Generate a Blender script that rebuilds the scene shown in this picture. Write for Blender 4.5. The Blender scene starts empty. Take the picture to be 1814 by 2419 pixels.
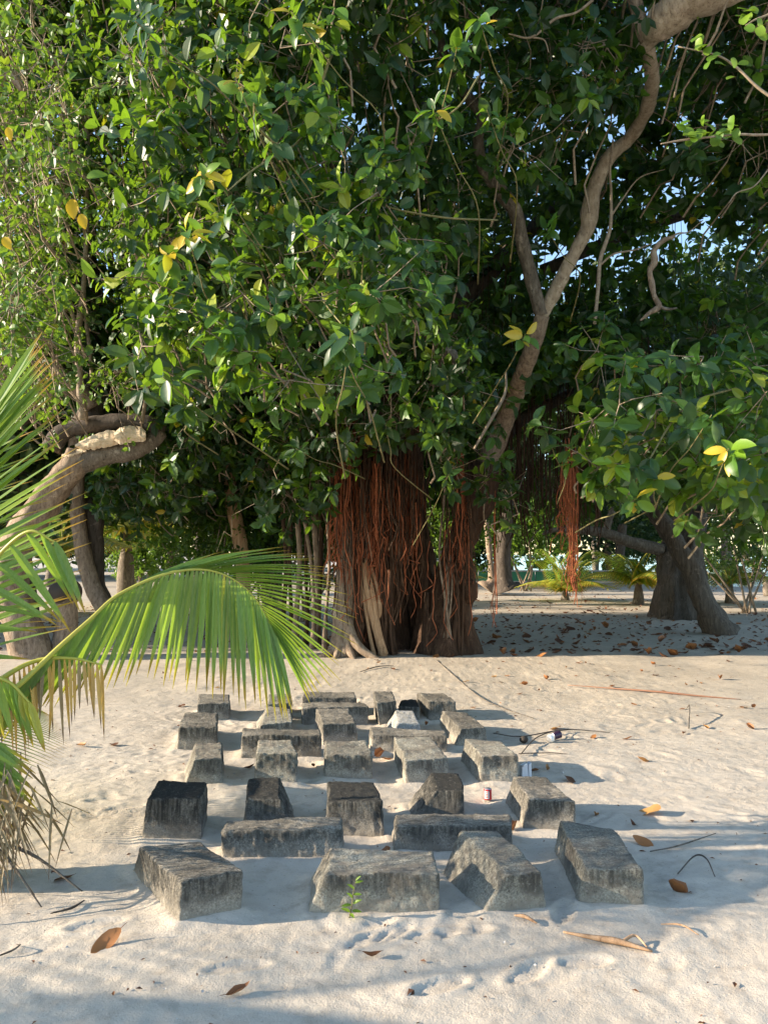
import bpy, bmesh, math, random
import numpy as np
from mathutils import Vector, Matrix

random.seed(7)
R = np.random.default_rng(11)
S = bpy.context.scene
COL = S.collection

# ---------------------------------------------------------------- camera, light, exposure
CAM_H, PITCH, FOC = 1.6, math.radians(3.1), 1818.0          # eye height, tilt, focal length in photo pixels
cd = bpy.data.cameras.new('camera'); cam = bpy.data.objects.new('camera', cd); COL.objects.link(cam)
cam.location = (0, 0, CAM_H); cam.rotation_euler = (math.pi/2 + PITCH, 0, 0)
cd.sensor_fit = 'VERTICAL'; cd.sensor_height = 36; cd.lens = 36*FOC/2419
cd.clip_start = 0.05; cd.clip_end = 2000
S.camera = cam
SUN_EL, SUN_AZ = math.radians(16.5), math.radians(2.5)      # light travels along +x, a touch towards the camera
w = bpy.data.worlds.new('World'); S.world = w; w.use_nodes = True
nt = w.node_tree; bg = nt.nodes['Background']
sky = nt.nodes.new('ShaderNodeTexSky'); sky.sky_type = 'NISHITA'; sky.sun_disc = False
sky.sun_elevation = SUN_EL; sky.sun_rotation = math.radians(-90) + SUN_AZ
sky.air_density = 1.0; sky.dust_density = 0.3; sky.ozone_density = 1.4
nt.links.new(sky.outputs[0], bg.inputs[0]); bg.inputs[1].default_value = 0.15
ld = bpy.data.lights.new('sun', 'SUN'); ld.energy = 4.6; ld.angle = math.radians(0.55); ld.color = (1.0, 0.85, 0.655)
lo = bpy.data.objects.new('sun', ld); COL.objects.link(lo)
sd = Vector((math.cos(SUN_EL)*math.cos(SUN_AZ), math.cos(SUN_EL)*math.sin(SUN_AZ), -math.sin(SUN_EL)))
lo.rotation_euler = sd.to_track_quat('-Z', 'Y').to_euler(); lo.location = (-30, 5, 20)
vs = S.view_settings; S.display_settings.display_device = 'sRGB'
vs.view_transform = 'Standard'; vs.look = 'None'; vs.gamma = 1; vs.exposure = 1.55
S.cycles.max_bounces = 7; S.cycles.diffuse_bounces = 4; S.cycles.transmission_bounces = 5; S.cycles.glossy_bounces = 2
S.cycles.caustics_reflective = False; S.cycles.caustics_refractive = False
S.cycles.use_denoising = True

# ---------------------------------------------------------------- measuring helpers (photo pixel -> place in the world)
def ray(x, y):
    dx = (x-907)/FOC; dz = (1209.5-y)/FOC; c, s = math.cos(PITCH), math.sin(PITCH)
    return dx, c-dz*s, s+dz*c
def at(x, y, z=0.0):
    r = ray(x, y); t = (z-CAM_H)/r[2]; return np.array((r[0]*t, r[1]*t, z))
def atY(x, y, Y):
    r = ray(x, y); t = Y/r[1]; return np.array((r[0]*t, Y, CAM_H+r[2]*t))

# ---------------------------------------------------------------- noise
def _h(ix, iy, iz, seed):
    n = (ix.astype(np.int64)*374761393 + iy.astype(np.int64)*668265263 + iz.astype(np.int64)*1440662683 + seed*974711) & 0xffffffff
    n = ((n ^ (n >> 13))*1274126177) & 0xffffffff
    n = (n ^ (n >> 16)) & 0xffff
    return n/32767.5 - 1.0
def vn(p, seed=0):
    p = np.asarray(p, float); f = np.floor(p); t = p-f; t = t*t*(3-2*t); i = f.astype(np.int64)
    out = 0
    for a in (0, 1):
        for b in (0, 1):
            for c in (0, 1):
                wgt = (t[:, 0] if a else 1-t[:, 0])*(t[:, 1] if b else 1-t[:, 1])*(t[:, 2] if c else 1-t[:, 2])
                out = out + wgt*_h(i[:, 0]+a, i[:, 1]+b, i[:, 2]+c, seed)
    return out
def fbm(p, o=4, seed=0):
    s = 0; a = 1; q = np.asarray(p, float)
    for k in range(o):
        s = s + a*vn(q, seed+k); a *= .5; q = q*2.03+7.1
    return s
def nrm(a): return a/np.maximum(np.linalg.norm(a, axis=-1, keepdims=True), 1e-9)

# ---------------------------------------------------------------- mesh helpers
def build(name, V, T=None, Q=None, mat=None, parent=None, smooth=True, tint=None, org=None, mi=None):
    V = np.asarray(V, np.float32).reshape(-1, 3)
    if org is not None: V = V-np.asarray(org, np.float32)
    T = np.zeros((0, 3), np.int32) if T is None or len(T) == 0 else np.asarray(T, np.int32)
    Q = np.zeros((0, 4), np.int32) if Q is None or len(Q) == 0 else np.asarray(Q, np.int32)
    m = bpy.data.meshes.new(name); m.vertices.add(len(V)); m.vertices.foreach_set('co', V.ravel())
    nl = len(T)*3+len(Q)*4; m.loops.add(nl); m.polygons.add(len(T)+len(Q))
    m.loops.foreach_set('vertex_index', np.concatenate([T.ravel(), Q.ravel()]).astype(np.int32))
    ls = np.concatenate([np.arange(len(T))*3, len(T)*3+np.arange(len(Q))*4]).astype(np.int32)
    m.polygons.foreach_set('loop_start', ls)
    m.polygons.foreach_set('use_smooth', np.full(len(ls), smooth))
    if tint is not None:
        a = m.attributes.new('tint', 'FLOAT', 'POINT'); a.data.foreach_set('value', np.asarray(tint, np.float32))
    if mi is not None: m.polygons.foreach_set('material_index', np.asarray(mi, np.int32))
    m.update(); m.validate()
    for x in (mat if isinstance(mat, (list, tuple)) else [mat]):
        if x: m.materials.append(x)
    o = bpy.data.objects.new(name, m); COL.objects.link(o)
    if org is not None: o.location = org
    if parent is not None: put(o, parent, org)
    return o
def put(o, parent, org=None):
    """child keeps world place: things carry their base location, parts sit back at the world origin"""
    o.parent = parent
    wp = Vector(parent.get('_w', (0, 0, 0)))
    o.location = (Vector(org) if org is not None else Vector((0, 0, 0))) - wp
    o['_w'] = tuple(org) if org is not None else (0.0, 0.0, 0.0)
def thing(name, loc, label, cat, group=None):
    o = bpy.data.objects.new(name, None); COL.objects.link(o); o.location = loc; o['_w'] = tuple(float(v) for v in loc)
    o['label'] = label; o['category'] = cat; o.empty_display_size = .1
    if group: o['group'] = group
    return o
def tag(o, label, cat, group=None, kind=None):
    if label: o['label'] = label
    if cat: o['category'] = cat
    if group: o['group'] = group
    if kind: o['kind'] = kind
    return o
class MB:
    def __init__(s): s.V = []; s.T = []; s.Q = []; s.A = []; s.n = 0
    def add(s, V, T=None, Q=None, a=0.0):
        V = np.asarray(V, float); s.V.append(V)
        if T is not None and len(T): s.T.append(np.asarray(T)+s.n)
        if Q is not None and len(Q): s.Q.append(np.asarray(Q)+s.n)
        s.A.append(np.full(len(V), a) if np.isscalar(a) else np.asarray(a)); s.n += len(V); return s
    def build(s, name, mat, parent=None, smooth=True, org=None):
        return build(name, np.concatenate(s.V), np.concatenate(s.T) if s.T else None, np.concatenate(s.Q) if s.Q else None,
                     mat, parent, smooth, np.concatenate(s.A), org)
def catmull(P, n):
    P = np.asarray(P, float); 
    if len(P) == 2: return P[0]+(P[1]-P[0])*np.linspace(0, 1, n+1)[:, None]
    E = np.vstack([2*P[0]-P[1], P, 2*P[-1]-P[-2]]); out = []
    for i in range(len(P)-1):
        t = np.linspace(0, 1, n, endpoint=False)[:, None]; a, b, c, d = E[i:i+4]
        out.append(.5*((2*b)+(c-a)*t+(2*a-5*b+4*c-d)*t*t+(3*b-a-3*c+d)*t**3))
    return np.vstack(out+[P[-1:]])
def tube(P, r, seg=10, n=6, rough=0.0, seed=0, cap=True, flute=0.0, nf=5):
    """P points (k,3), r radius (k,)"""
    P = np.asarray(P, float); r = np.broadcast_to(np.asarray(r, float), (len(P),))
    C = catmull(np.hstack([P, r[:, None]]), n); c = C[:, :3]; rr = np.maximum(C[:, 3], 1e-4)
    t = nrm(np.gradient(c, axis=0)); u = np.cross(t[0], (0, 0, 1.0))
    if np.linalg.norm(u) < .1: u = np.cross(t[0], (0, 1.0, 0))
    u = u/np.linalg.norm(u); U = []
    for k in range(len(c)):
        u = u-np.dot(u, t[k])*t[k]; u = u/max(np.linalg.norm(u), 1e-9); U.append(u)
    U = np.array(U); W = np.cross(t, U); a = np.linspace(0, 2*math.pi, seg, endpoint=False)
    rad = rr[:, None]*np.ones(seg)
    if flute: rad = rad*(1+flute*np.abs(np.sin(a*nf/2+seed))[None, :]-flute*.5+flute*.3*np.sin(a[None, :]*3+c[:, 2:3]*2+seed))
    V = c[:, None, :]+rad[:, :, None]*(np.cos(a)[None, :, None]*U[:, None, :]+np.sin(a)[None, :, None]*W[:, None, :])
    V = V.reshape(-1, 3)
    if rough:
        d = vn(V*np.array((7, 7, 3)), seed)*.6+vn(V*np.array((19, 19, 6)), seed+1)*.4
        ctr = np.repeat(c, seg, axis=0); V = V+(V-ctr)*(d*rough)[:, None]
    k = len(c); i = np.arange(k-1)[:, None]*seg; j = np.arange(seg)[None, :]; j2 = (j+1) % seg
    Q = np.stack([i+j, i+j2, i+seg+j2, i+seg+j], -1).reshape(-1, 4); T = None
    if cap and seg > 3:
        V = np.vstack([V, c[-1:]+t[-1:]*rr[-1]*.3, c[:1]]); e = (k-1)*seg; jj = np.arange(seg); kk = (jj+1) % seg
        T = np.vstack([np.stack([e+jj, e+kk, np.full(seg, k*seg)], -1), np.stack([kk, jj, np.full(seg, k*seg+1)], -1)])
    return V, T, Q
def pxtube(pts, seg=10, n=6, **k):
    """pts: (px, py, Y, width px)"""
    P = [atY(p[0], p[1], p[2]) for p in pts]; r = [p[3]*.5*p[2]/FOC for p in pts]
    return tube(P, r, seg, n, **k)

# ---------------------------------------------------------------- materials
def newmat(name):
    m = bpy.data.materials.new(name); m.use_nodes = True; t = m.node_tree; b = t.nodes['Principled BSDF']
    return m, t, b
def N(t, typ, **k):
    n = t.nodes.new(typ)
    for a, v in k.items():
        if a.startswith('i_'):
            key = a[2:]; key = int(key) if key.isdigit() else key.replace('_', ' ')
            n.inputs[key].default_value = v
        else: setattr(n, a, v)
    return n
def ramp(t, stops, fac=None):
    r = t.nodes.new('ShaderNodeValToRGB'); e = r.color_ramp.elements
    while len(e) < len(stops): e.new(.5)
    for q, (p, c) in zip(e, stops): q.position = p; q.color = (*c, 1) if len(c) == 3 else c
    if fac is not None: t.links.new(fac, r.inputs[0])
    return r
def coords(t, scale=(1, 1, 1), obj=False):
    if obj: s = t.nodes.new('ShaderNodeTexCoord').outputs['Object']
    else: s = t.nodes.new('ShaderNodeNewGeometry').outputs['Position']
    mp = t.nodes.new('ShaderNodeMapping'); mp.inputs['Scale'].default_value = scale; t.links.new(s, mp.inputs[0]); return mp.outputs[0]
def noise_n(t, scale, detail=6, vec=None, rough=.6):
    n = N(t, 'ShaderNodeTexNoise', i_Scale=scale, i_Detail=detail, i_Roughness=rough)
    if vec is not None: t.links.new(vec, n.inputs['Vector'])
    return n.outputs['Fac']
def mix(t, a, b, f, mode='MIX'):
    m = t.nodes.new('ShaderNodeMix'); m.data_type = 'RGBA'; m.blend_type = mode
    for s, v in ((m.inputs[0], f), (m.inputs[6], a), (m.inputs[7], b)):
        if hasattr(v, 'links') or isinstance(v, bpy.types.NodeSocket): t.links.new(v, s)
        elif isinstance(v, (int, float)): s.default_value = v
        else: s.default_value = (*v, 1)
    return m.outputs[2]
def bump(t, b, h, strength=.4, dist=.01):
    n = N(t, 'ShaderNodeBump', i_Strength=strength, i_Distance=dist); t.links.new(h, n.inputs['Height']); t.links.new(n.outputs[0], b.inputs['Normal']); return n
def math_n(t, op, a, b=None):
    m = t.nodes.new('ShaderNodeMath'); m.operation = op
    for s, v in ((m.inputs[0], a), (m.inputs[1], b)):
        if v is None: continue
        if isinstance(v, (int, float)): s.default_value = v
        else: t.links.new(v, s)
    return m.outputs[0]

def leafmat(name, stops, trans, tf=.3, rough=.4, vein=False, scale=30, obj=False):
    m, t, b = newmat(name)
    at_ = N(t, 'ShaderNodeAttribute', attribute_name='tint'); r = ramp(t, stops, at_.outputs['Fac'])
    c = mix(t, r.outputs[0], (.5, .5, .5), noise_n(t, scale, 3, coords(t)), 'OVERLAY')
    c = mix(t, r.outputs[0], c, .35)
    t.links.new(c, b.inputs['Base Color']); b.inputs['Roughness'].default_value = rough
    b.inputs['Specular IOR Level'].default_value = .45
    tr = t.nodes.new('ShaderNodeBsdfTranslucent'); tc = mix(t, c, trans, .55); t.links.new(tc, tr.inputs[0])
    ms = t.nodes.new('ShaderNodeMixShader'); ms.inputs[0].default_value = tf
    t.links.new(b.outputs[0], ms.inputs[1]); t.links.new(tr.outputs[0], ms.inputs[2]); t.links.new(ms.outputs[0], t.nodes['Material Output'].inputs[0])
    return m
M = {}
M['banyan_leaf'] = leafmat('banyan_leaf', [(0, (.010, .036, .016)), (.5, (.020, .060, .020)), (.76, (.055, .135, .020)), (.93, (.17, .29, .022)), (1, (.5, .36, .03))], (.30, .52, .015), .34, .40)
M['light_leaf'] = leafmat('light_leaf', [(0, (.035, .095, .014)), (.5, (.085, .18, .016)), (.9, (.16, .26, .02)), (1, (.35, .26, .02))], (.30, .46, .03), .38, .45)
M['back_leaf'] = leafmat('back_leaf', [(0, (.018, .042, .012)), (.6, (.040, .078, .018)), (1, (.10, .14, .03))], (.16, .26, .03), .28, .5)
M['yellow_leaf'] = leafmat('yellow_leaf', [(0, (.62, .38, .01)), (1, (.7, .5, .02))], (.8, .55, .02), .35, .45)
M['fallen_leaf'] = leafmat('fallen_leaf', [(0, (.06, .025, .012)), (.35, (.15, .06, .025)), (.7, (.33, .13, .04)), (1, (.42, .27, .10))], (.4, .15, .04), .12, .6, scale=60)

def palmmat(name, stops, trans, tip, tf=.40):
    m, t, b = newmat(name)
    a = N(t, 'ShaderNodeAttribute', attribute_name='tint')            # whole part: tone, fraction: distance along the leaflet
    fr = math_n(t, 'FRACT', a.outputs['Fac']); tone = math_n(t, 'FLOOR', a.outputs['Fac'])
    r = ramp(t, stops, math_n(t, 'DIVIDE', tone, 10.0))
    st = noise_n(t, 9, 2, coords(t, (14, 14, 2)))
    c = mix(t, r.outputs[0], mix(t, r.outputs[0], (1.0, .95, .5), .22), st)
    tipr = ramp(t, [(0, (0, 0, 0)), (.80, (0, 0, 0)), (.93, (1, 1, 1))], math_n(t, 'ADD', fr, math_n(t, 'MULTIPLY', st, .08)))
    c = mix(t, c, tip, tipr.outputs[0])
    t.links.new(c, b.inputs['Base Color']); b.inputs['Roughness'].default_value = .42; b.inputs['Specular IOR Level'].default_value = .35
    tr = t.nodes.new('ShaderNodeBsdfTranslucent'); t.links.new(mix(t, c, trans, .5), tr.inputs[0])
    ms = t.nodes.new('ShaderNodeMixShader'); ms.inputs[0].default_value = tf
    t.links.new(b.outputs[0], ms.inputs[1]); t.links.new(tr.outputs[0], ms.inputs[2]); t.links.new(ms.outputs[0], t.nodes['Material Output'].inputs[0])
    return m
M['palm'] = palmmat('palm_leaflet', [(0, (.032, .105, .010)), (.5, (.085, .215, .012)), (.8, (.20, .33, .014)), (1, (.60, .38, .015))], (.42, .62, .015), (.42, .22, .03))
M['palm_dry'] = palmmat('dry_palm', [(0, (.09, .05, .03)), (.5, (.20, .12, .06)), (.75, (.45, .24, .04)), (1, (.60, .32, .03))], (.5, .3, .05), (.10, .06, .04), .2)

def barkmat(name, c0, c1, c2, sc=(9, 9, 2.2), bs=.7, dist=.02):
    m, t, b = newmat(name); v = coords(t, sc); n1 = noise_n(t, 1.6, 8, v, .65); n2 = noise_n(t, .9, 4, coords(t), .5)
    r = ramp(t, [(.28, c0), (.52, c1), (.74, c2)], n1); c = mix(t, r.outputs[0], c1, math_n(t, 'MULTIPLY', n2, .6))
    cr_ = ramp(t, [(.36, (.75, .75, .75)), (.44, (0, 0, 0))], noise_n(t, 3.2, 8, v, .8)).outputs[0]; c = mix(t, c, tuple(x*.5 for x in c0), cr_)
    c = mix(t, c, tuple(min(x*1.25, .8) for x in c2), ramp(t, [(.60, (0, 0, 0)), (.68, (.6, .6, .6))], noise_n(t, 4.5, 5, coords(t), .7)).outputs[0])
    t.links.new(c, b.inputs['Base Color']); b.inputs['Roughness'].default_value = .85
    b.inputs['Specular IOR Level'].default_value = .2
    bump(t, b, noise_n(t, 5, 8, v, .7), bs, dist); return m
M['bark_grey'] = barkmat('bark_grey', (.06, .05, .04), (.18, .15, .12), (.38, .33, .27), (11, 11, 3.5), 1.0, .03)
M['bark_tan'] = barkmat('bark_tan', (.10, .07, .05), (.29, .215, .155), (.50, .40, .30), (11, 11, 3.5), 1.0, .03)
M['bark_dark'] = barkmat('bark_dark', (.03, .024, .02), (.085, .068, .055), (.17, .14, .115))
M['bark_banyan'] = barkmat('bark_banyan', (.022, .013, .009), (.085, .048, .030), (.21, .125, .08), (14, 14, 1.4), .9, .03)
M['bark_mid'] = barkmat('bark_mid', (.045, .037, .030), (.13, .108, .088), (.25, .21, .175), (14, 14, 2.0), 1.0, .04)
M['root_tan'] = barkmat('root_tan', (.22, .12, .065), (.42, .26, .15), (.55, .38, .24), (16, 16, 2), .5, .01)
M['root_red'] = barkmat('root_red', (.14, .042, .022), (.36, .11, .05), (.55, .24, .12), (20, 20, 3), .3, .004)
M['bark_tan_sunlit'] = barkmat('bark_tan_sunlit', (.20, .15, .11), (.46, .37, .28), (.66, .57, .46), (10, 10, 4), 1.0, .03)  # lightened bark_tan: sunlight painted into the colour of the shaded upper-right limbs
M['cut_wood'] = barkmat('cut_wood', (.50, .38, .25), (.68, .54, .38), (.78, .66, .50), (2, 9, 16), .9, .02)
M['twig'] = barkmat('twig', (.13, .095, .065), (.28, .22, .16), (.42, .35, .27), (12, 12, 12), .3, .004)
M['green_twig'] = barkmat('green_twig', (.08, .075, .03), (.18, .16, .07), (.29, .26, .13), (12, 12, 12), .2, .003)

m, t, b = newmat('sand'); M['sand'] = m
v = coords(t); n1 = noise_n(t, 1.1, 6, v); n2 = noise_n(t, 90, 6, v, .75); n3 = noise_n(t, 9, 6, v, .65)
c = ramp(t, [(.3, (.47, .405, .325)), (.7, (.60, .52, .42))], n1).outputs[0]
c = mix(t, c, (.36, .30, .235), ramp(t, [(.50, (0, 0, 0)), (.74, (.8, .8, .8))], n3).outputs[0])
c = mix(t, c, (.20, .15, .11), ramp(t, [(.58, (0, 0, 0)), (.70, (.8, .8, .8))], n2).outputs[0])
t.links.new(c, b.inputs['Base Color']); b.inputs['Roughness'].default_value = .95; b.inputs['Specular IOR Level'].default_value = .15
hh = math_n(t, 'ADD', math_n(t, 'MULTIPLY', noise_n(t, 14, 8, v, .7), 1.0), math_n(t, 'MULTIPLY', noise_n(t, 110, 4, v, .7), .35))
bump(t, b, hh, .6, .016)

def concrete(name, side, topd, light_amt, base=(.30, .28, .25)):
    """weathered concrete: black mould on the upper sides, lichen flecks, sandy splash zone at the foot"""
    m, t, b = newmat(name); v = coords(t); tc = t.nodes.new('ShaderNodeTexCoord'); oi = t.nodes.new('ShaderNodeObjectInfo')
    sx = t.nodes.new('ShaderNodeSeparateXYZ'); t.links.new(tc.outputs['Object'], sx.inputs[0])
    geo = t.nodes.new('ShaderNodeNewGeometry'); sn = t.nodes.new('ShaderNodeSeparateXYZ'); t.links.new(geo.outputs['True Normal'], sn.inputs[0])
    fine = noise_n(t, 110, 5, v, .7); med = noise_n(t, 8, 6, v, .6); big = noise_n(t, 2.6, 3, v)
    streak = noise_n(t, 12, 6, coords(t, (1.4, 7, 7)), .7); vert = noise_n(t, 36, 4, coords(t, (1.6, 1.6, .15)), .6)
    c = mix(t, tuple(x*.42 for x in base), tuple(min(x*1.6, .72) for x in base), ramp(t, [(.32, (0, 0, 0)), (.68, (1, 1, 1))], fine).outputs[0])
    c = mix(t, c, tuple(x*.7 for x in base), ramp(t, [(.45, (0, 0, 0)), (.6, (1, 1, 1))], med).outputs[0])
    pit = noise_n(t, 60, 6, v, .85); c = mix(t, c, (.05, .048, .042), ramp(t, [(.34, (.9, .9, .9)), (.45, (0, 0, 0))], pit).outputs[0])
    z = math_n(t, 'ADD', sx.outputs['Z'], math_n(t, 'MULTIPLY', med, .12)); z = math_n(t, 'ADD', z, math_n(t, 'MULTIPLY', vert, .09))
    up = ramp(t, [(.15, (0, 0, 0)), (.20, (.8, .8, .8)), (.27, (1, 1, 1))], z).outputs[0]
    topm = ramp(t, [(.45, (0, 0, 0)), (.8, (1, 1, 1))], sn.outputs['Z']).outputs[0]
    ks = math_n(t, 'MULTIPLY', up, ramp(t, [(.40, (1, 1, 1)), (.66, (.35, .35, .35))], vert).outputs[0]); ks = math_n(t, 'MULTIPLY', ks, side)
    kt = math_n(t, 'MULTIPLY', ramp(t, [(.44+(.14 if topd > .9 else .02), (1, 1, 1)), (.56+(.22 if topd > .9 else .03), (.05, .05, .05))], math_n(t, 'ADD', math_n(t, 'MULTIPLY', streak, .6), math_n(t, 'MULTIPLY', big, .4))).outputs[0], topd)
    k = mix(t, ks, kt, topm); c = mix(t, c, (.028, .028, .026), k)
    lich = ramp(t, [(.57, (0, 0, 0)), (.66, (1, 1, 1))], noise_n(t, 46, 7, v, .75)).outputs[0]
    c = mix(t, c, (.52, .49, .43), math_n(t, 'MULTIPLY', lich, light_amt))
    low = ramp(t, [(.075, (1, 1, 1)), (.17, (0, 0, 0))], z).outputs[0]; c = mix(t, c, (.44, .39, .32), math_n(t, 'MULTIPLY', low, .8))
    c = mix(t, c, (.5, .5, .5), math_n(t, 'MULTIPLY', oi.outputs['Random'], .35), 'MULTIPLY')
    t.links.new(c, b.inputs['Base Color']); b.inputs['Roughness'].default_value = .95; b.inputs['Specular IOR Level'].default_value = .2
    hh = math_n(t, 'ADD', math_n(t, 'MULTIPLY', fine, .4), math_n(t, 'MULTIPLY', noise_n(t, 26, 8, v, .75), 1.0)); hh = math_n(t, 'ADD', hh, math_n(t, 'MULTIPLY', streak, .6)); hh = math_n(t, 'ADD', hh, math_n(t, 'MULTIPLY', pit, 1.2))
    bump(t, b, hh, .9, .015); return m
M['concrete'] = concrete('concrete_weathered', .92, .60, .50, (.42, .375, .305))
M['concrete_dark'] = concrete('concrete_blackened', .96, .95, .25, (.34, .31, .26))
M['concrete_mid'] = concrete('concrete_grey', .80, .42, .60, (.48, .425, .345))
M['concrete_pale'] = concrete('concrete_pale', .15, .05, .9, (.62, .59, .52))

def plain(name, c, rough=.6, metal=0.0, n=0.15, sc=20):
    m, t, b = newmat(name); f = noise_n(t, sc, 4, coords(t)); cc = mix(t, c, tuple(x*.6 for x in c), math_n(t, 'MULTIPLY', f, n*2))
    t.links.new(cc, b.inputs['Base Color']); b.inputs['Roughness'].default_value = rough; b.inputs['Metallic'].default_value = metal; return m
M['red'] = plain('red_print', (.55, .03, .035), .35)
M['white'] = plain('white_print', (.78, .77, .74), .4)
M['alu'] = plain('bare_aluminium', (.62, .62, .63), .35, .8)
M['purple'] = plain('dark_purple_print', (.05, .02, .05), .35)
M['carton'] = plain('grey_carton', (.55, .56, .60), .6)
M['green_paint'] = plain('green_painted_wall', (.06, .26, .13), .7, 0, .3, 3)
M['coping'] = plain('wall_coping', (.45, .43, .40), .8)
M['stalk'] = plain('reddish_stalk', (.30, .15, .09), .7)
M['pod'] = plain('seed_pod', (.04, .03, .022), .8)
m, t, b = newmat('sea'); M['sea'] = m
b.inputs['Base Color'].default_value = (.10, .32, .36, 1); b.inputs['Roughness'].default_value = .18
bump(t, b, noise_n(t, 2.5, 5, coords(t)), .5, .1)

# ---------------------------------------------------------------- the concrete blocks (measured first: sand drifts against them)
# top corners back-left, back-right, front-right, front-left, then the front face's two feet (photo pixels), material, label, optional foot of back-left corner
BL = [
 ((330,2004),(474,1986),(576,2056),(428,2083),(420,2186),(577,2141),'concrete','wide grey concrete block turned askew at the front left corner, its left face sunlit',(313,2053)),
 ((779,2004),(1022,2007),(1037,2060),(772,2062),(724,2157),(1037,2156),'concrete_mid','broad grey concrete block in the front row with a green seedling against its face',(732,2070)),
 ((1086,1960),(1175,1962),(1281,2056),(1198,2062),(1136,2158),(1290,2145),'concrete_mid','slanted concrete block with a narrow sunlit ridge, right of the seedling block',(1036,2070)),
 ((1320,1938),(1448,1957),(1520,2056),(1380,2047),(1365,2133),(1523,2146),'concrete_mid','pale topped concrete block at the front right corner of the field',(1305,2012)),
 ((536,1936),(808,1928),(808,1955),(525,1960),(523,2026),(808,2028),'concrete','long low concrete beam lying crosswise between the askew corner block and the seedling block',None),
 ((933,1923),(1205,1923),(1207,1949),(938,1950),(927,2012),(1210,2014),'concrete','long low concrete beam lying crosswise behind the slanted block',None),
 ((374,1843),(489,1847),(476,1886),(348,1886),(333,1984),(476,1986),'concrete_dark','tall blackened block with a pale foot, behind the askew corner block',None),
 ((589,1837),(661,1835),(663,1885),(584,1883),(579,1965),(700,1965),'concrete_dark','black concrete block with a sloping right side, behind the left long beam',(580,1935)),
 ((776,1842),(884,1844),(906,1893),(774,1890),(772,1975),(908,1977),'concrete_dark','black topped block with a light foot, at the end of the left long beam',None),
 ((1020,1824),(1085,1827),(1096,1870),(1030,1868),(970,1945),(1098,1948),'concrete_dark','black wedge shaped concrete block flaring to the left, beside the red can',(955,1900)),
 ((1208,1835),(1290,1837),(1358,1893),(1249,1888),(1234,1963),(1361,1968),'concrete','grey concrete block with a striped left shoulder, behind the pale topped corner block',(1190,1895)),
 ((461,1753),(525,1753),(527,1790),(457,1797),(435,1856),(526,1858),'concrete_mid','small cracked block with a sunlit slanted left side, behind the tall blackened block',(428,1836)),
 ((611,1747),(690,1749),(703,1779),(605,1780),(603,1850),(702,1853),'concrete_mid','grey concrete block in front of the left beam of the middle line',None),
 ((766,1749),(866,1749),(879,1784),(770,1785),(767,1842),(879,1842),'concrete_mid','square grey concrete block behind the black topped block, centre of its line',None),
 ((929,1741),(1019,1739),(1057,1788),(958,1794),(956,1848),(1057,1850),'concrete_mid','speckled light topped concrete block with its left side half sunlit',None),
 ((1097,1744),(1182,1749),(1226,1784),(1138,1783),(1128,1849),(1226,1848),'concrete_mid','grey concrete block with a light top beside the crumpled grey carton',None),
 ((574,1721),(757,1722),(759,1736),(570,1737),(569,1792),(759,1789),'concrete','long dark beam lying crosswise, left of the middle line',None),
 ((874,1717),(1052,1724),(1057,1738),(879,1734),(876,1779),(1057,1780),'concrete','long grey beam lying crosswise in front of the white block',None),
 ((435,1682),(514,1683),(513,1716),(422,1718),(416,1771),(511,1770),'concrete','square block standing alone at the left edge behind the cracked small block',None),
 ((633,1668),(687,1674),(692,1705),(617,1712),(611,1737),(694,1737),'concrete_mid','low slanted block under the tips of the palm frond',(600,1712)),
 ((636,1640),(684,1640),(688,1660),(632,1662),(628,1702),(690,1702),'concrete_mid','small block half hidden behind the palm leaflet tips',None),
 ((747,1675),(823,1674),(841,1707),(764,1712),(762,1760),(846,1758),'concrete','square block with a light grey top in front of the two rear beams',None),
 ((934,1678),(975,1679),(991,1708),(940,1709),(915,1734),(994,1736),'concrete_pale','clean whitish concrete block, the palest of all',None),
 ((1044,1679),(1103,1684),(1148,1717),(1086,1722),(1072,1766),(1155,1762),'concrete','turned block with a sunlit left face at the right edge of the rear lines',(1036,1712)),
 ((471,1640),(542,1639),(542,1660),(466,1664),(466,1704),(543,1704),'concrete','farthest left block of the field, dark faced',None),
 ((718,1633),(835,1634),(840,1647),(716,1647),(714,1688),(843,1688),'concrete','rearmost long dark beam of the field',None),
 ((713,1659),(864,1660),(871,1669),(714,1672),(714,1714),(871,1711),'concrete','long beam just in front of the rearmost beam',None),
 ((880,1634),(926,1633),(937,1657),(889,1661),(895,1712),(940,1710),'concrete','narrow upright looking block at the right end of the rear beams',(884,1690)),
 ((947,1653),(985,1653),(990,1668),(942,1666),(940,1700),(992,1700),'concrete_dark','low black block behind the whitish one',None),
 ((985,1636),(1048,1637),(1078,1656),(1012,1656),(1012,1702),(1080,1702),'concrete','farthest right block of the field, tilted to the sun',None),
]
blocks = []
for k, (tl, tr, fr, fl, bfl, bfr, mt, lab, bbl) in enumerate(BL):
    g1, g2 = at(*bfl), at(*bfr)
    h = .5*(atY(*fl, g1[1]+.012)[2]+atY(*fr, g2[1]+.012)[2]); h = min(max(h, .135), .235)
    TL, TR, FR_, FL_ = (at(*p, h) for p in (tl, tr, fr, fl))
    ol = g1[0]-FL_[0]; orr = g2[0]-FR_[0]
    B0 = at(*bbl) if bbl else np.array((TL[0]+ol, TL[1]+.02, 0)); B1 = np.array((TR[0]+max(orr, .01), TR[1]+.02, 0))
    g1[1] = min(g1[1], FL_[1]-.004); g2[1] = min(g2[1], FR_[1]-.004)
    blocks.append(dict(h=h, top=[FL_, FR_, TR, TL], bot=[g1, g2, B1, B0], mat=mt, label=lab))

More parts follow.
